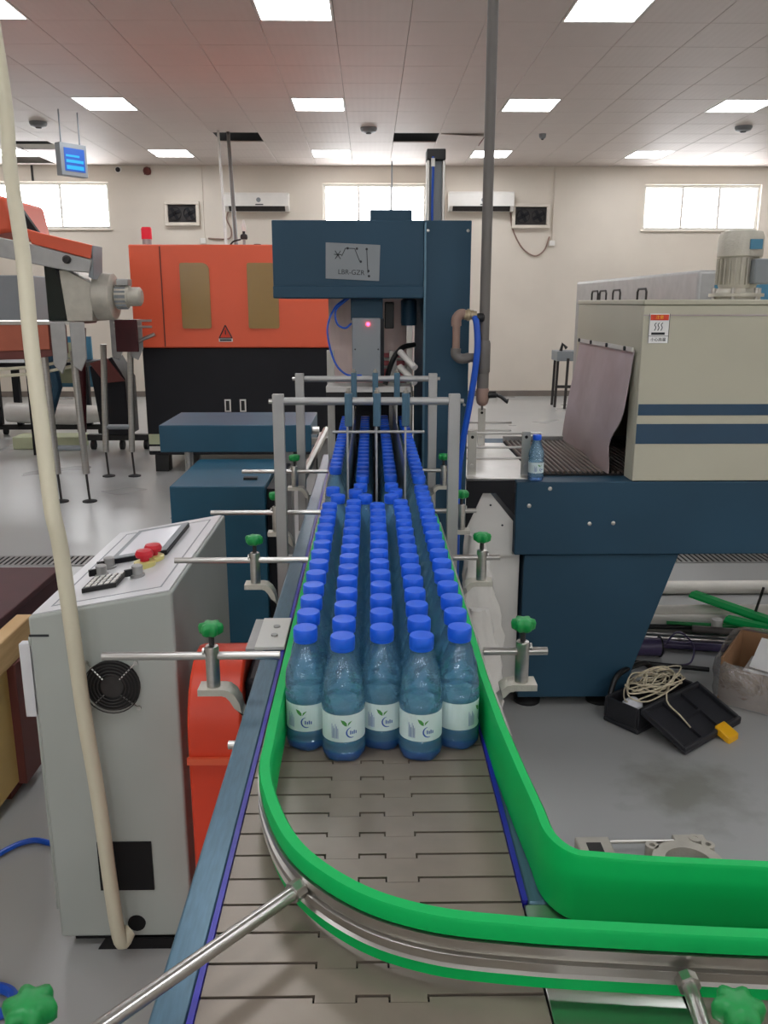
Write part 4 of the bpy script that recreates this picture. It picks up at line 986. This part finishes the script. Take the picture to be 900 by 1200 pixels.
# ================================================================== BLOW MOULDING MACHINE
bm2 = thing('blow_moulding_machine', 'large orange and black blow moulding machine behind the conveyor', 'machine', (-1.2, 8.4, 0))
MB().box(-2.055, -.30, 7.6, 9.3, 1.112, 1.975).build('upper_housing', 'orange', bm2, bevel=.012)
MB().box(-2.0, -.32, 7.63, 9.25, .16, 1.111).build('lower_cabinet', 'black_paint', bm2, bevel=.01)
MB().box(-1.792, -1.784, 7.594, 7.5995, 1.12, 1.96).build('door_seam', 'redbrown', bm2)
def rrect(x0, x1, z0, z1, r, rt=True):
    out_ = []
    for cx, cz, a0, on in ((x1 - r, z1 - r, 0, True), (x0 + r, z1 - r, 90, False), (x0 + r, z0 + r, 180, False), (x1 - r, z0 + r, 270, False)):
        rr_ = r if on else r * .3
        ccx = x1 - rr_ if cx > (x0 + x1) / 2 else x0 + rr_; ccz = z1 - rr_ if cz > (z0 + z1) / 2 else z0 + rr_
        out_ += [(ccx + rr_ * math.cos(R(a0 + k * 18)), ccz + rr_ * math.sin(R(a0 + k * 18))) for k in range(6)]
    return out_
for x0, x1 in ((-1.628, -1.378), (-1.055, -.79)):
    MB().prism(rrect(x0, x1, 1.277, 1.825, .06), 7.590, 7.5995, 'xz').build('viewing_window', 'olive', bm2)
tri = MB().prism([(-1.31, 1.20), (-1.21, 1.20), (-1.26, 1.30)], 7.596, 7.5995, 'xz').build('warning_triangle', 'orange_red', bm2)
q = MB()
for a, b_ in (((-1.315, 1.197), (-1.205, 1.197)), ((-1.205, 1.197), (-1.26, 1.305)), ((-1.26, 1.305), (-1.315, 1.197)), ((-1.26, 1.225), (-1.26, 1.265))): q.cyl((a[0], 7.594, a[1]), (b_[0], 7.594, b_[1]), .005, n=6)
q.build('triangle_outline', 'ink', tri)
MB().box(-1.32, -1.2, 7.595, 7.5995, 1.165, 1.192).build('warning_plate', 'paper', bm2)
MB().box(-1.31, -1.21, 7.592, 7.595, 1.171, 1.186).build('warning_text', 'ink', bm2)
for x in (-1.30, -1.165):
    q = MB(); q.box(x, x + .055, 7.622, 7.63, .55, .66); h = q.build('recessed_handle', 'white_metal', bm2)
    MB().box(x + .012, x + .043, 7.619, 7.622, .562, .648).build('handle_pull', 'black', h)
for x in (-1.96, -.5):
    for y in (7.68, 9.0): MB().box(x, x + .12, y, y + .14, 0, .16).build('foot', 'black', bm2)
MB().box(-1.99, -1.80, 7.618, 7.63, .26, .35).build('label_plate', 'paleblock', bm2)
MB().box(-1.99, -1.87, 7.618, 7.63, .20, .24).build('label_plate', 'white_metal', bm2)
al = MB().cyl((-2.02 + .08, 7.8, 1.975), (-1.94, 7.8, 2.03), .04).build('alarm_stem', 'alu_dull', bm2)
MB().lathe([(.045, 2.03), (.045, 2.115), (.038, 2.13), (.002, 2.13)], (-1.94, 7.8, 0), 18).build('alarm_lamp', 'alarm', al)
vl = MB().cyl((-1.14, 8.1, 1.975), (-1.14, 8.1, 2.06), .012).build('air_valve', 'alu_dull', bm2)
MB().lathe([(.03, 2.05), (.034, 2.07), (.03, 2.09), (.012, 2.1), (.012, 2.12)], (-1.14, 8.1, 0), 12).build('valve_knob', 'fan_dark', vl)
MB().lathe([(.02, 2.12), (.022, 2.16), (.008, 2.22)], (-1.14, 8.1, 0), 12).build('valve_bottle', 'white_plastic', vl)
MB().tube(bezier([(-1.28, 8.1, 1.978), (-1.24, 8.1, 2.03), (-1.17, 8.1, 2.05)], 6), .008, 6).build('valve_hose', 'fan_dark', vl)
MB().lathe([(.05, 1.976), (.05, 1.99), (.03, 2.01), (.002, 2.01)], (-1.02, 8.1, 0), 14).build('vent_cap', 'fan_dark', bm2)

# ================================================================== PREFORM FEEDER (far left)
pf = thing('preform_feeder', 'orange and steel feeder with round blower on tall tube legs', 'machine', (-2.4, 7.0, 0))
def slab(poly, y0, y1, name, mt, par=pf, bev=.006): return MB().prism(poly, y0, y1, 'xz').build(name, mt, par, bevel=bev)
slab([(-2.50, 2.02), (-2.38, 1.985), (-2.015, 1.90), (-2.015, 1.80), (-2.45, 1.91)], 6.5, 6.72, 'chute_cover', 'orange')
slab([(-2.9, 2.00), (-2.45, 1.905), (-2.02, 1.797), (-2.045, 1.71), (-2.20, 1.72), (-2.9, 1.86)], 6.49, 6.71, 'chute_side', 'alu_dull')
slab([(-2.015, 1.90), (-2.008, 1.90), (-2.025, 1.66), (-2.06, 1.68), (-2.04, 1.80)], 6.5, 6.72, 'chute_end', 'printgrey')
MB().lathe([(.03, 0), (.03, -.02), (.02, -.03)], (-2.2, 6.49, 1.80), 12, axis='y').build('chute_latch', 'fan_dark', pf)
slab([(-3.2, 2.28), (-2.66, 2.25), (-2.62, 2.0), (-3.2, 1.93)], 6.6, 7.4, 'hopper', 'orange', bev=.03)
slab([(-2.62, 2.25), (-2.55, 2.2), (-2.40, 1.97), (-2.46, 1.95)], 6.55, 6.61, 'hopper_frame', 'black_paint')
slab([(-2.47, 1.84), (-2.32, 1.76), (-2.18, 1.40), (-2.18, 1.36), (-2.47, 1.36)], 6.75, 6.9, 'dark_window', 'glass_dark')
slab([(-2.36, 1.80), (-2.31, 1.79), (-2.13, 1.36), (-2.18, 1.36)], 6.6, 6.74, 'window_frame', 'black_paint')
slab([(-2.30, 1.73), (-2.24, 1.73), (-2.06, 1.63), (-2.08, 1.36), (-2.27, 1.36)], 6.58, 7.0, 'blower_mount', 'cast_alu')
dr = MB().lathe([(.165, -2.075), (.172, -2.07), (.172, -1.945), (.165, -1.94), (.05, -1.935)], (0, 6.72, 1.54), 28, axis='x').build('blower_drum', 'cast_alu', pf)
MB().lathe([(.05, -2.11), (.05, -2.075)], (0, 6.72, 1.54), 14, axis='x').build('blower_hub', 'steel', dr)
mo2 = MB().lathe([(.085, -1.93), (.085, -1.84), (.07, -1.83), (.07, -1.75), (.05, -1.735), (.002, -1.735)], (0, 6.72, 1.54), 20, axis='x').build('blower_motor', 'cast_alu', pf)
q = MB()
for a in range(16):
    an = a * math.pi / 8; q.box(-1.925, -1.845, 6.72 + .082 * math.cos(an) - .004, 6.72 + .082 * math.cos(an) + .004, 1.54 + .082 * math.sin(an) - .012, 1.54 + .082 * math.sin(an) + .012)
q.build('motor_fins', 'printgrey', mo2)
MB().box(-1.91, -1.82, 6.66, 6.78, 1.62, 1.67).build('terminal_box', 'alu_dull', mo2, bevel=.006)
MB().box(-3.6, -2.18, 6.42, 7.0, 1.34, 1.362).build('table_top', 'steel', pf)
slab([(-3.6, 1.338), (-2.24, 1.338), (-2.24, 1.13), (-2.5, 1.09), (-3.6, 1.07)], 6.44, 6.47, 'table_apron', 'redbrown')
slab([(-3.6, 1.338), (-2.36, 1.338), (-2.36, 1.16), (-3.6, 1.12)], 6.425, 6.439, 'apron_panel', 'apron')
MB().box(-2.10, -1.92, 7.2, 7.23, 1.10, 1.36).build('rear_apron', 'darkred', pf, bevel=.004)
for x0, z0 in ((-2.2, 1.0), (-2.34, .98)):
    slab([(x0, 1.36), (x0 + .11, 1.36), (x0 + .11, 1.1), (x0 + .06, z0), (x0, 1.05)], 6.41, 6.424, 'leg_bracket', 'alu_dull')
for x0, y0, zz in ((-2.16, 7.44, 1.02), (-2.0, 7.44, 1.02)):
    slab([(x0 - .04, 1.36), (x0 + .07, 1.36), (x0 + .07, 1.12), (x0 + .02, zz), (x0 - .04, 1.05)], 7.40, 7.414, 'leg_bracket', 'alu_dull')
for (x, y) in ((-2.395, 6.47), (-2.177, 6.47), (-2.323, 7.46), (-2.095, 7.46)):
    l = MB().cyl((x - .01, y, .22), (x - (.03 if y < 7 else -.04), y, 1.15), .026, n=14).build('leg', 'steel', pf)
    MB().cyl((x, y, .012), (x - .01, y, .22), .009, n=10).build('leveling_screw', 'fan_dark', l)
    MB().lathe([(.055, 0), (.055, .008), (.02, .018), (.002, .02)], (x, y, 0), 16).build('foot', 'rubber', l)
for y, z, xa, xb in ((6.47, .42, -2.38, -2.19), (7.46, .44, -2.31, -2.09)): MB().cyl((xa, y, z), (xb, y, z), .022).build('cross_brace', 'printgrey', pf)
for z in (1.03, .98): MB().tube([(-3.4, 6.5, z - .06), (-2.5, 6.5, z), (-2.2, 6.5, z + .06)], .012, 8).build('conduit', 'pvc', pf)
MB().tube([(-2.05, 7.3, 1.12), (-1.9, 7.3, 1.2), (-1.8, 7.3, 1.24)], .015, 8).build('rail_tube', 'steel', pf)
for z in (1.28, 1.33): MB().tube([(-2.12, 7.25, z), (-1.95, 7.28, z + .02), (-1.82, 7.3, z + .02)], .01, 8).build('rail_tube', 'steel', pf)
# inclined elevator behind it
t = thing('inclined_elevator', 'black inclined elevator on casters behind the feeder legs', 'machine', (-2.7, 9.1, 0))
MB().prism([(-2.85, .86), (-2.62, .96), (-2.50, .74), (-2.50, .16), (-2.78, .16)], 8.8, 9.2, 'xz').build('body', 'black_paint', t, bevel=.008)
MB().prism([(-2.84, .90), (-2.66, .95), (-2.50, .72), (-2.70, .70)], 8.77, 8.799, 'xz').build('front_cover', 'redbrown', t, bevel=.004)
MB().box(-2.95, -2.3, 8.85, 8.93, .10, .16).build('base_bar', 'black', t)
for x in (-2.9, -2.6, -2.35): MB().cyl((x - .02, 8.89, .05), (x + .02, 8.89, .05), .05).build('caster', 'rubber', t)
MB().cyl((-2.98, 8.8, .2), (-2.9, 8.8, 1.25), .045).build('red_strut', 'darkred', t)
# benches, wrapped rolls and boxes further back
t = thing('dark_workbench', 'dark steel frame bench with blue panel at far left', 'bench', (-3.8, 10.2, 0))
MB().box(-5.4, -3.25, 9.9, 10.5, .78, .83).build('bench_top', 'black_paint', t)
for x in (-4.9, -4.33, -4.1, -3.3):
    for y in (9.92, 10.44): MB().box(x, x + .06, y, y + .06, .1, .78).build('leg', 'black_paint', t)
MB().box(-5.4, -3.0, 9.92, 9.98, .06, .12).build('base_rail', 'black', t)
MB().box(-4.05, -3.35, 10.46, 10.5, .5, 1.1).build('back_panel', 'rack_blue', t)
for z in (.55, .85): MB().box(-3.95, -3.5, 10.44, 10.459, z, z + .18).build('panel_insert', 'paleblock', t)
for x in (-4.25, -3.85, -3.15): MB().cyl((x - .02, 9.95, .04), (x + .02, 9.95, .04), .04).build('caster', 'rubber', t)
tag(MB().tube([(-4.15, 9.8, .28), (-3.8, 9.82, .26), (-3.4, 9.8, .25), (-3.05, 9.8, .26)], [.11, .12, .115, .09], 14).build('wrapped_roll', 'film_white'), 'long white film-wrapped roll lying on the dark bench base', 'roll')
tag(MB().box(-3.75, -3.05, 8.9, 9.2, 0, .13).build('pale_block', 'paleblock', bevel=.01), 'pale green foam block on the floor behind the feeder legs', 'block')
t = thing('left_equipment', 'dark upright equipment frame with grey panel behind the cream conduit', 'machine', (-4.2, 8.6, 0))
MB().box(-4.6, -3.28, 8.5, 9.0, 1.05, 1.75).build('cabinet', 'printgrey', t, bevel=.01)
MB().box(-4.2, -3.6, 8.49, 8.499, 1.2, 1.6).build('panel_window', 'black_paint', t)
for x in (-4.5, -3.4): MB().box(x, x + .08, 8.55, 8.63, 0, 1.05).build('leg', 'black_paint', t)
MB().tube([(-3.2, 8.4, .3), (-3.05, 8.4, .7), (-3.1, 8.4, 1.1)], .05, 10).build('blue_strut', 'navy', t)

# small stand far right
t = thing('small_stand', 'small steel roller stand standing by the back wall', 'stand', (2.75, 12.5, 0))
for x, y in ((2.70, 12.5), (2.80, 12.3), (2.72, 12.8)): MB().cyl((x, y, 0), (x + .02, y, .72), .02, n=8).build('leg', 'fan_dark', t)
MB().box(2.66, 3.0, 12.3, 12.7, .68, .82).build('head', 'printgrey', t, bevel=.01)
MB().tube([(2.72, 12.35, .82), (2.74, 12.35, .92), (2.80, 12.35, .86)], .025, 8).build('handle', 'black', t)
MB().box(2.72, 2.95, 12.48, 12.52, .28, .32).build('brace', 'fan_dark', t)

# ================================================================== RIGHT FLOOR CLUTTER
for (x0, y0, x1, y1, r, lab) in [(1.2, 4.26, 4.2, 4.27, .035, 'farthest long white plastic pipe lying by the drain'), (1.0, 3.93, 1.47, 3.92, .028, 'short white plastic pipe poking out behind the oven pedestal'),
                                 (1.0, 3.84, 4.0, 3.83, .045, 'thick white plastic pipe lying beyond the steel tubes'), (1.0, 3.735, 4.0, 3.72, .04, 'nearest thick white plastic pipe beside the steel tubes')]:
    t = thing('white_pipe', lab, 'pipe', ((x0 + x1) / 2, (y0 + y1) / 2, 0), 'white plastic pipes on the floor')
    q = MB(); v1, v2 = Vector((x0, y0, r)), Vector((x1, y1, r))
    q.tube([v1, v2, v2, v1], [r, r, r * .85, r * .85], 16, caps=False); q.build('pipe_wall', 'pvc_white', t)
for (x0, y0, x1, y1, z, r, mt, lab) in [(1.05, 3.63, 2.3, 3.40, .03, .022, 'steel', 'bright steel tube nearest the toolbox on the floor'), (1.05, 3.58, 2.2, 3.34, .022, .018, 'violet', 'bluish steel tube in front of the bright tube'),
                                        (1.35, 3.65, 2.3, 3.50, .075, .009, 'knob_green', 'thin green rod on the heap of tubes'), (1.0, 3.655, 1.8, 3.62, .06, .012, 'black', 'thin black rod across the steel tubes'),
                                        (1.05, 3.33, 1.39, 3.237, .03, .010, 'black', 'black bar pointing at the cardboard box'), (1.45, 3.60, 2.2, 3.42, .066, .016, 'pipe_grey', 'grey steel tube under the green strips')]:
    tag(MB().cyl((x0, y0, z), (x1, y1, z), r, n=12).build('metal_tube', mt), lab, 'tube', 'loose tubes on the floor')
for k, (a, b_, lab) in enumerate([((1.56, 3.90, .115), (2.05, 3.12, .10), 'long green plastic guide strip lying on the pipes'), ((1.62, 3.64, .085), (2.2, 3.05, .11), 'second green plastic guide strip under the long one')]):
    A, B = Vector(a), Vector(b_); u = (B - A).normalized(); side = Vector((u.y, -u.x, 0)).normalized(); wd = .035
    t = thing('green_strip', lab, 'guide strip', ((A + B) / 2)[:], 'loose green guide strips')
    q = MB(); vs_ = []
    for p in (A, B):
        for sx_, hz in ((-wd, 0), (wd, 0), (wd, .012), (.5 * wd, .026), (-.6 * wd, .026), (-wd, .012)): vs_.append(p + side * sx_ + Vector((0, 0, hz)))
    q.add(vs_, [tuple(range(5, -1, -1)), tuple(range(6, 12))] + [(j, (j + 1) % 6, 6 + (j + 1) % 6, 6 + j) for j in range(6)]).build('strip', 'green', t, bevel=.003)
tag(MB().cyl((1.74, 3.62, .14), (1.755, 3.60, .26), .006, n=8).build('upright_rod', 'fan_dark'), 'short dark rod standing up among the green strips', 'rod')
tag(MB().lathe([(.02, 0), (.024, .02), (.024, .06), (.012, .065)], (1.56, 3.60, .05), 12).build('white_fitting', 'white_plastic'), 'small white plastic fitting beside the green strips', 'fitting')
t = thing('hose_spool', 'purple-grey cable spool beside the oven pedestal', 'spool', (1.2, 3.42, 0))
MB().cyl((1.05, 3.45, .046), (1.25, 3.44, .046), .04, n=20).build('drum', 'violet', t)
for x in (1.045, 1.25): MB().cyl((x, 3.445, .046), (x + .006, 3.445, .046), .046, n=20).build('flange', 'black', t)
tag(MB().tube(bezier([(1.28, 3.46, .05), (1.35, 3.5, .09), (1.40, 3.45, .05), (1.36, 3.36, .008), (1.28, 3.33, .008), (1.2, 3.3, .008), (1.15, 3.22, .008), (1.20, 3.12, .008)], 8), .004, 6).build('cord', 'violet'), 'thin dark cord curling off the purple spool', 'cord')
t = thing('scrap_foil', 'small crumpled silver foil scrap behind the toolbox', 'scrap', (1.17, 3.13, 0))
MB().lathe([(.03, .001), (.036, .012), (.02, .024), (.004, .028)], (1.17, 3.13, 0), 7).build('foil', 'steel', t)
# open toolbox (rotated): tray body and lid lying open towards the camera
tb_ = thing('toolbox', 'open black plastic toolbox with yellow latch lying on the floor', 'toolbox', (1.075, 2.84, 0))
TA = R(38)
ux, uy = Vector((math.cos(TA), math.sin(TA), 0)), Vector((-math.sin(TA), math.cos(TA), 0))
OB = Vector((.945, 2.745, 0))   # near left corner of the body
def tbx(mb, u0, u1, v0, v1, z0, z1, m=0):
    p = [OB + ux * u + uy * v for u, v in ((u0, v0), (u1, v0), (u1, v1), (u0, v1))]
    mb.add([(a.x, a.y, z0) for a in p] + [(a.x, a.y, z1) for a in p], [(0, 3, 2, 1), (4, 5, 6, 7), (0, 1, 5, 4), (1, 2, 6, 5), (2, 3, 7, 6), (3, 0, 4, 7)], m); return mb
q = MB(); tbx(q, 0, .36, 0, .15, .002, .02); tbx(q, 0, .36, 0, .010, .02, .10); tbx(q, 0, .36, .140, .15, .02, .10); tbx(q, 0, .010, .010, .140, .02, .10); tbx(q, .350, .36, .010, .140, .02, .10)
q.build('tray', 'toolbox', tb_, bevel=.006)
# lid: hinged on the near long side, lying sloped to the floor
q = MB()
def lidp(u, v, h): return OB + ux * u + uy * (-v) + Vector((0, 0, .095 - v * .42 + h))
def lidbox(mb, u0, u1, v0, v1, h0, h1):
    p = [lidp(u, v, h) for h in (h0, h1) for u, v in ((u0, v0), (u1, v0), (u1, v1), (u0, v1))]
    mb.add(p, [(0, 3, 2, 1), (4, 5, 6, 7), (0, 1, 5, 4), (1, 2, 6, 5), (2, 3, 7, 6), (3, 0, 4, 7)]); return mb
lidbox(q, .0, .36, .005, .19, -.008, 0); ld = q.build('lid', 'toolbox', tb_, bevel=.004)
q = MB(); lidbox(q, 0, .36, .005, .016, .0002, .018); lidbox(q, 0, .36, .179, .19, .0002, .018); lidbox(q, 0, .011, .016, .179, .0002, .018); lidbox(q, .349, .36, .016, .179, .0002, .018); q.build('lid_rim', 'toolbox', ld, bevel=.003)
q = MB(); lidbox(q, .118, .126, .016, .179, .0002, .012); lidbox(q, .234, .242, .016, .179, .0002, .012); lidbox(q, .126, .234, .09, .098, .0002, .012); q.build('lid_ribs', 'toolbox', ld)
lidbox(MB(), .20, .262, .176, .236, -.002, .026).build('latch', 'yellow', tb_, bevel=.004)
MB().tube(bezier([tuple(OB + ux * .04 + uy * .155 + Vector((0, 0, .09))), tuple(OB + ux * .10 + uy * .165 + Vector((0, 0, .15))), tuple(OB + ux * .26 + uy * .165 + Vector((0, 0, .15))), tuple(OB + ux * .32 + uy * .155 + Vector((0, 0, .09)))], 8), .011, 8).build('carry_handle', 'black', tb_)
rr = random.Random(5); pts = []
for k in range(130):
    a = k * .63; rad = (.085 + .04 * math.sin(k * .37)) * (1 + rr.uniform(-.15, .15))
    c_ = OB + ux * (.20 + 1.25 * rad * math.cos(a) + rr.uniform(-.01, .01)) + uy * (.075 + .55 * rad * math.sin(a))
    pts.append((c_.x, c_.y, .115 + .03 * math.sin(k * .9) * math.sin(k * .23) + rr.uniform(0, .02)))
tail = [tuple(lidp(.12, .03, .03)), tuple(lidp(.115, .09, .022)), tuple(lidp(.105, .14, .02))]
tag(MB().tube(bezier(pts + tail, 4), .0028, 6).build('coiled_rope', 'rope'), 'tangled beige string heaped in the open toolbox', 'rope')
t = thing('foil_pouch', 'small silver-blue pouch in the toolbox corner', 'pouch', tuple(OB + ux * .05 + uy * .06 + Vector((0, 0, .05))))
c_ = OB + ux * .058 + uy * .068
MB().lathe([(.03, .022), (.042, .05), (.036, .085), (.018, .102), (.003, .104)], (c_.x, c_.y, 0), 9).build('pouch', 'screen', t)
t = thing('black_plug', 'black cable plug beside the toolbox and oven foot', 'plug', (.985, 3.08, 0))
MB().lathe([(.04, 0), (.045, .03), (.035, .07), (.02, .09), (.003, .1)], (.985, 3.085, 0), 10).build('plug_body', 'black', t)
MB().tube(bezier([(.985, 3.085, .05), (1.02, 3.06, .02), (1.02, 2.99, .01), (.96, 2.99, .01)], 6), .012, 8).build('plug_cable', 'black', t)
# film-wrapped cardboard box
cbx = thing('cardboard_box', 'open cardboard box wrapped in clear plastic film', 'cardboard box', (1.62, 2.9, 0))
BX0, BX1, BY0, BY1, BZ = 1.36, 1.90, 2.72, 3.06, .19
q = MB(); q.box(BX0, BX1, BY0, BY1, .002, .01).box(BX0, BX0 + .008, BY0, BY1, .01, BZ).box(BX1 - .008, BX1, BY0, BY1, .01, BZ).box(BX0 + .008, BX1 - .008, BY0, BY0 + .008, .01, BZ - .04).box(BX0 + .008, BX1 - .008, BY1 - .008, BY1, .01, BZ)
q.build('carton', 'card', cbx)
q = MB(); rows, ns = 9, 56; vs_ = []; rr = random.Random(9)
for i in range(rows):
    tz = i / (rows - 1)
    for j in range(ns):
        a = 2 * math.pi * j / ns; ca, sa = math.cos(a), math.sin(a); k_ = 1 / max(abs(ca) ** 6 + abs(sa) ** 6, 1e-6) ** (1 / 6)
        rx, ry = (BX1 - BX0) / 2 + .018, (BY1 - BY0) / 2 + .018
        bl = 1 + .06 * math.sin(math.pi * tz) + rr.uniform(-.012, .03)
        vs_.append(((BX0 + BX1) / 2 + rx * k_ * ca * bl, (BY0 + BY1) / 2 + ry * k_ * sa * bl, .004 + (BZ + .01 - .03 * (sa < -.5)) * tz))
fs = [(i * ns + j, i * ns + (j + 1) % ns, (i + 1) * ns + (j + 1) % ns, (i + 1) * ns + j) for i in range(rows - 1) for j in range(ns)]
q.add(vs_, fs).build('wrapping_film', 'film', cbx, sharp=80)
t = thing('folded_paper', 'folded white paper sheet inside the cardboard box', 'paper', (1.52, 2.9, .2))
MB().add([(1.44, 2.85, .122), (1.62, 2.80, .122), (1.62, 2.98, .19), (1.45, 3.0, .19), (1.44, 2.85, .126), (1.62, 2.80, .126), (1.62, 2.98, .194), (1.45, 3.0, .194)], [(0, 1, 2, 3), (4, 5, 6, 7), (0, 1, 5, 4), (1, 2, 6, 5), (2, 3, 7, 6), (3, 0, 4, 7)]).build('sheet', 'paper', t)
MB().box(1.42, 1.70, 2.77, 3.0, .012, .11).build('paper_stack', 'paper', t, bevel=.004)
cbx.location = (1.646, 2.998, 0); cbx.rotation_euler.z = R(-35)
t.location = (1.564, 3.055, .2); t.rotation_euler.z = R(-35)
# cast aluminium part on the floor
dv = thing('cast_mount_frame', 'grey cast mounting frame with round opening lying on the floor', 'machine part', (.75, 2.1, 0))
MB().box(.565, .66, 2.10, 2.19, .0, .05).build('end_block', 'cast_alu', dv, bevel=.004)
MB().box(.59, .63, 2.10, 2.16, .05, .052).build('block_recess', 'fan_dark', dv)
MB().cyl((.66, 2.18, .04), (.84, 2.18, .04), .006, n=10).build('tie_rod', 'alu', dv)
MB().box(.62, .80, 2.03, 2.12, .0, .022).build('plate', 'cast_alu', dv, bevel=.003)
MB().box(.70, .715, 2.06, 2.09, .022, .024).build('slot', 'dark_void', dv)
q = MB(); q.lathe([(.062, .0), (.095, .0), (.095, .05), (.062, .05), (.062, .0)], (.845, 2.075, 0), 28, cap=False); q.build('ring_mount', 'cast_alu', dv)
MB().lathe([(.0615, .004), (.002, .004)], (.845, 2.075, 0), 24, cap=False).build('ring_bore', 'fan_dark', dv)
for x, y in ((.77, 2.15), (.925, 2.15), (.90, 2.18)):
    h = MB().lathe([(.018, 0), (.018, .05), (.008, .05), (.008, .03)], (x, y, 0), 14).build('bolt_boss', 'cast_alu', dv)
MB().box(.84, .93, 2.165, 2.20, 0, .048).build('end_block', 'cast_alu', dv, bevel=.004)
dv.location.y -= .10
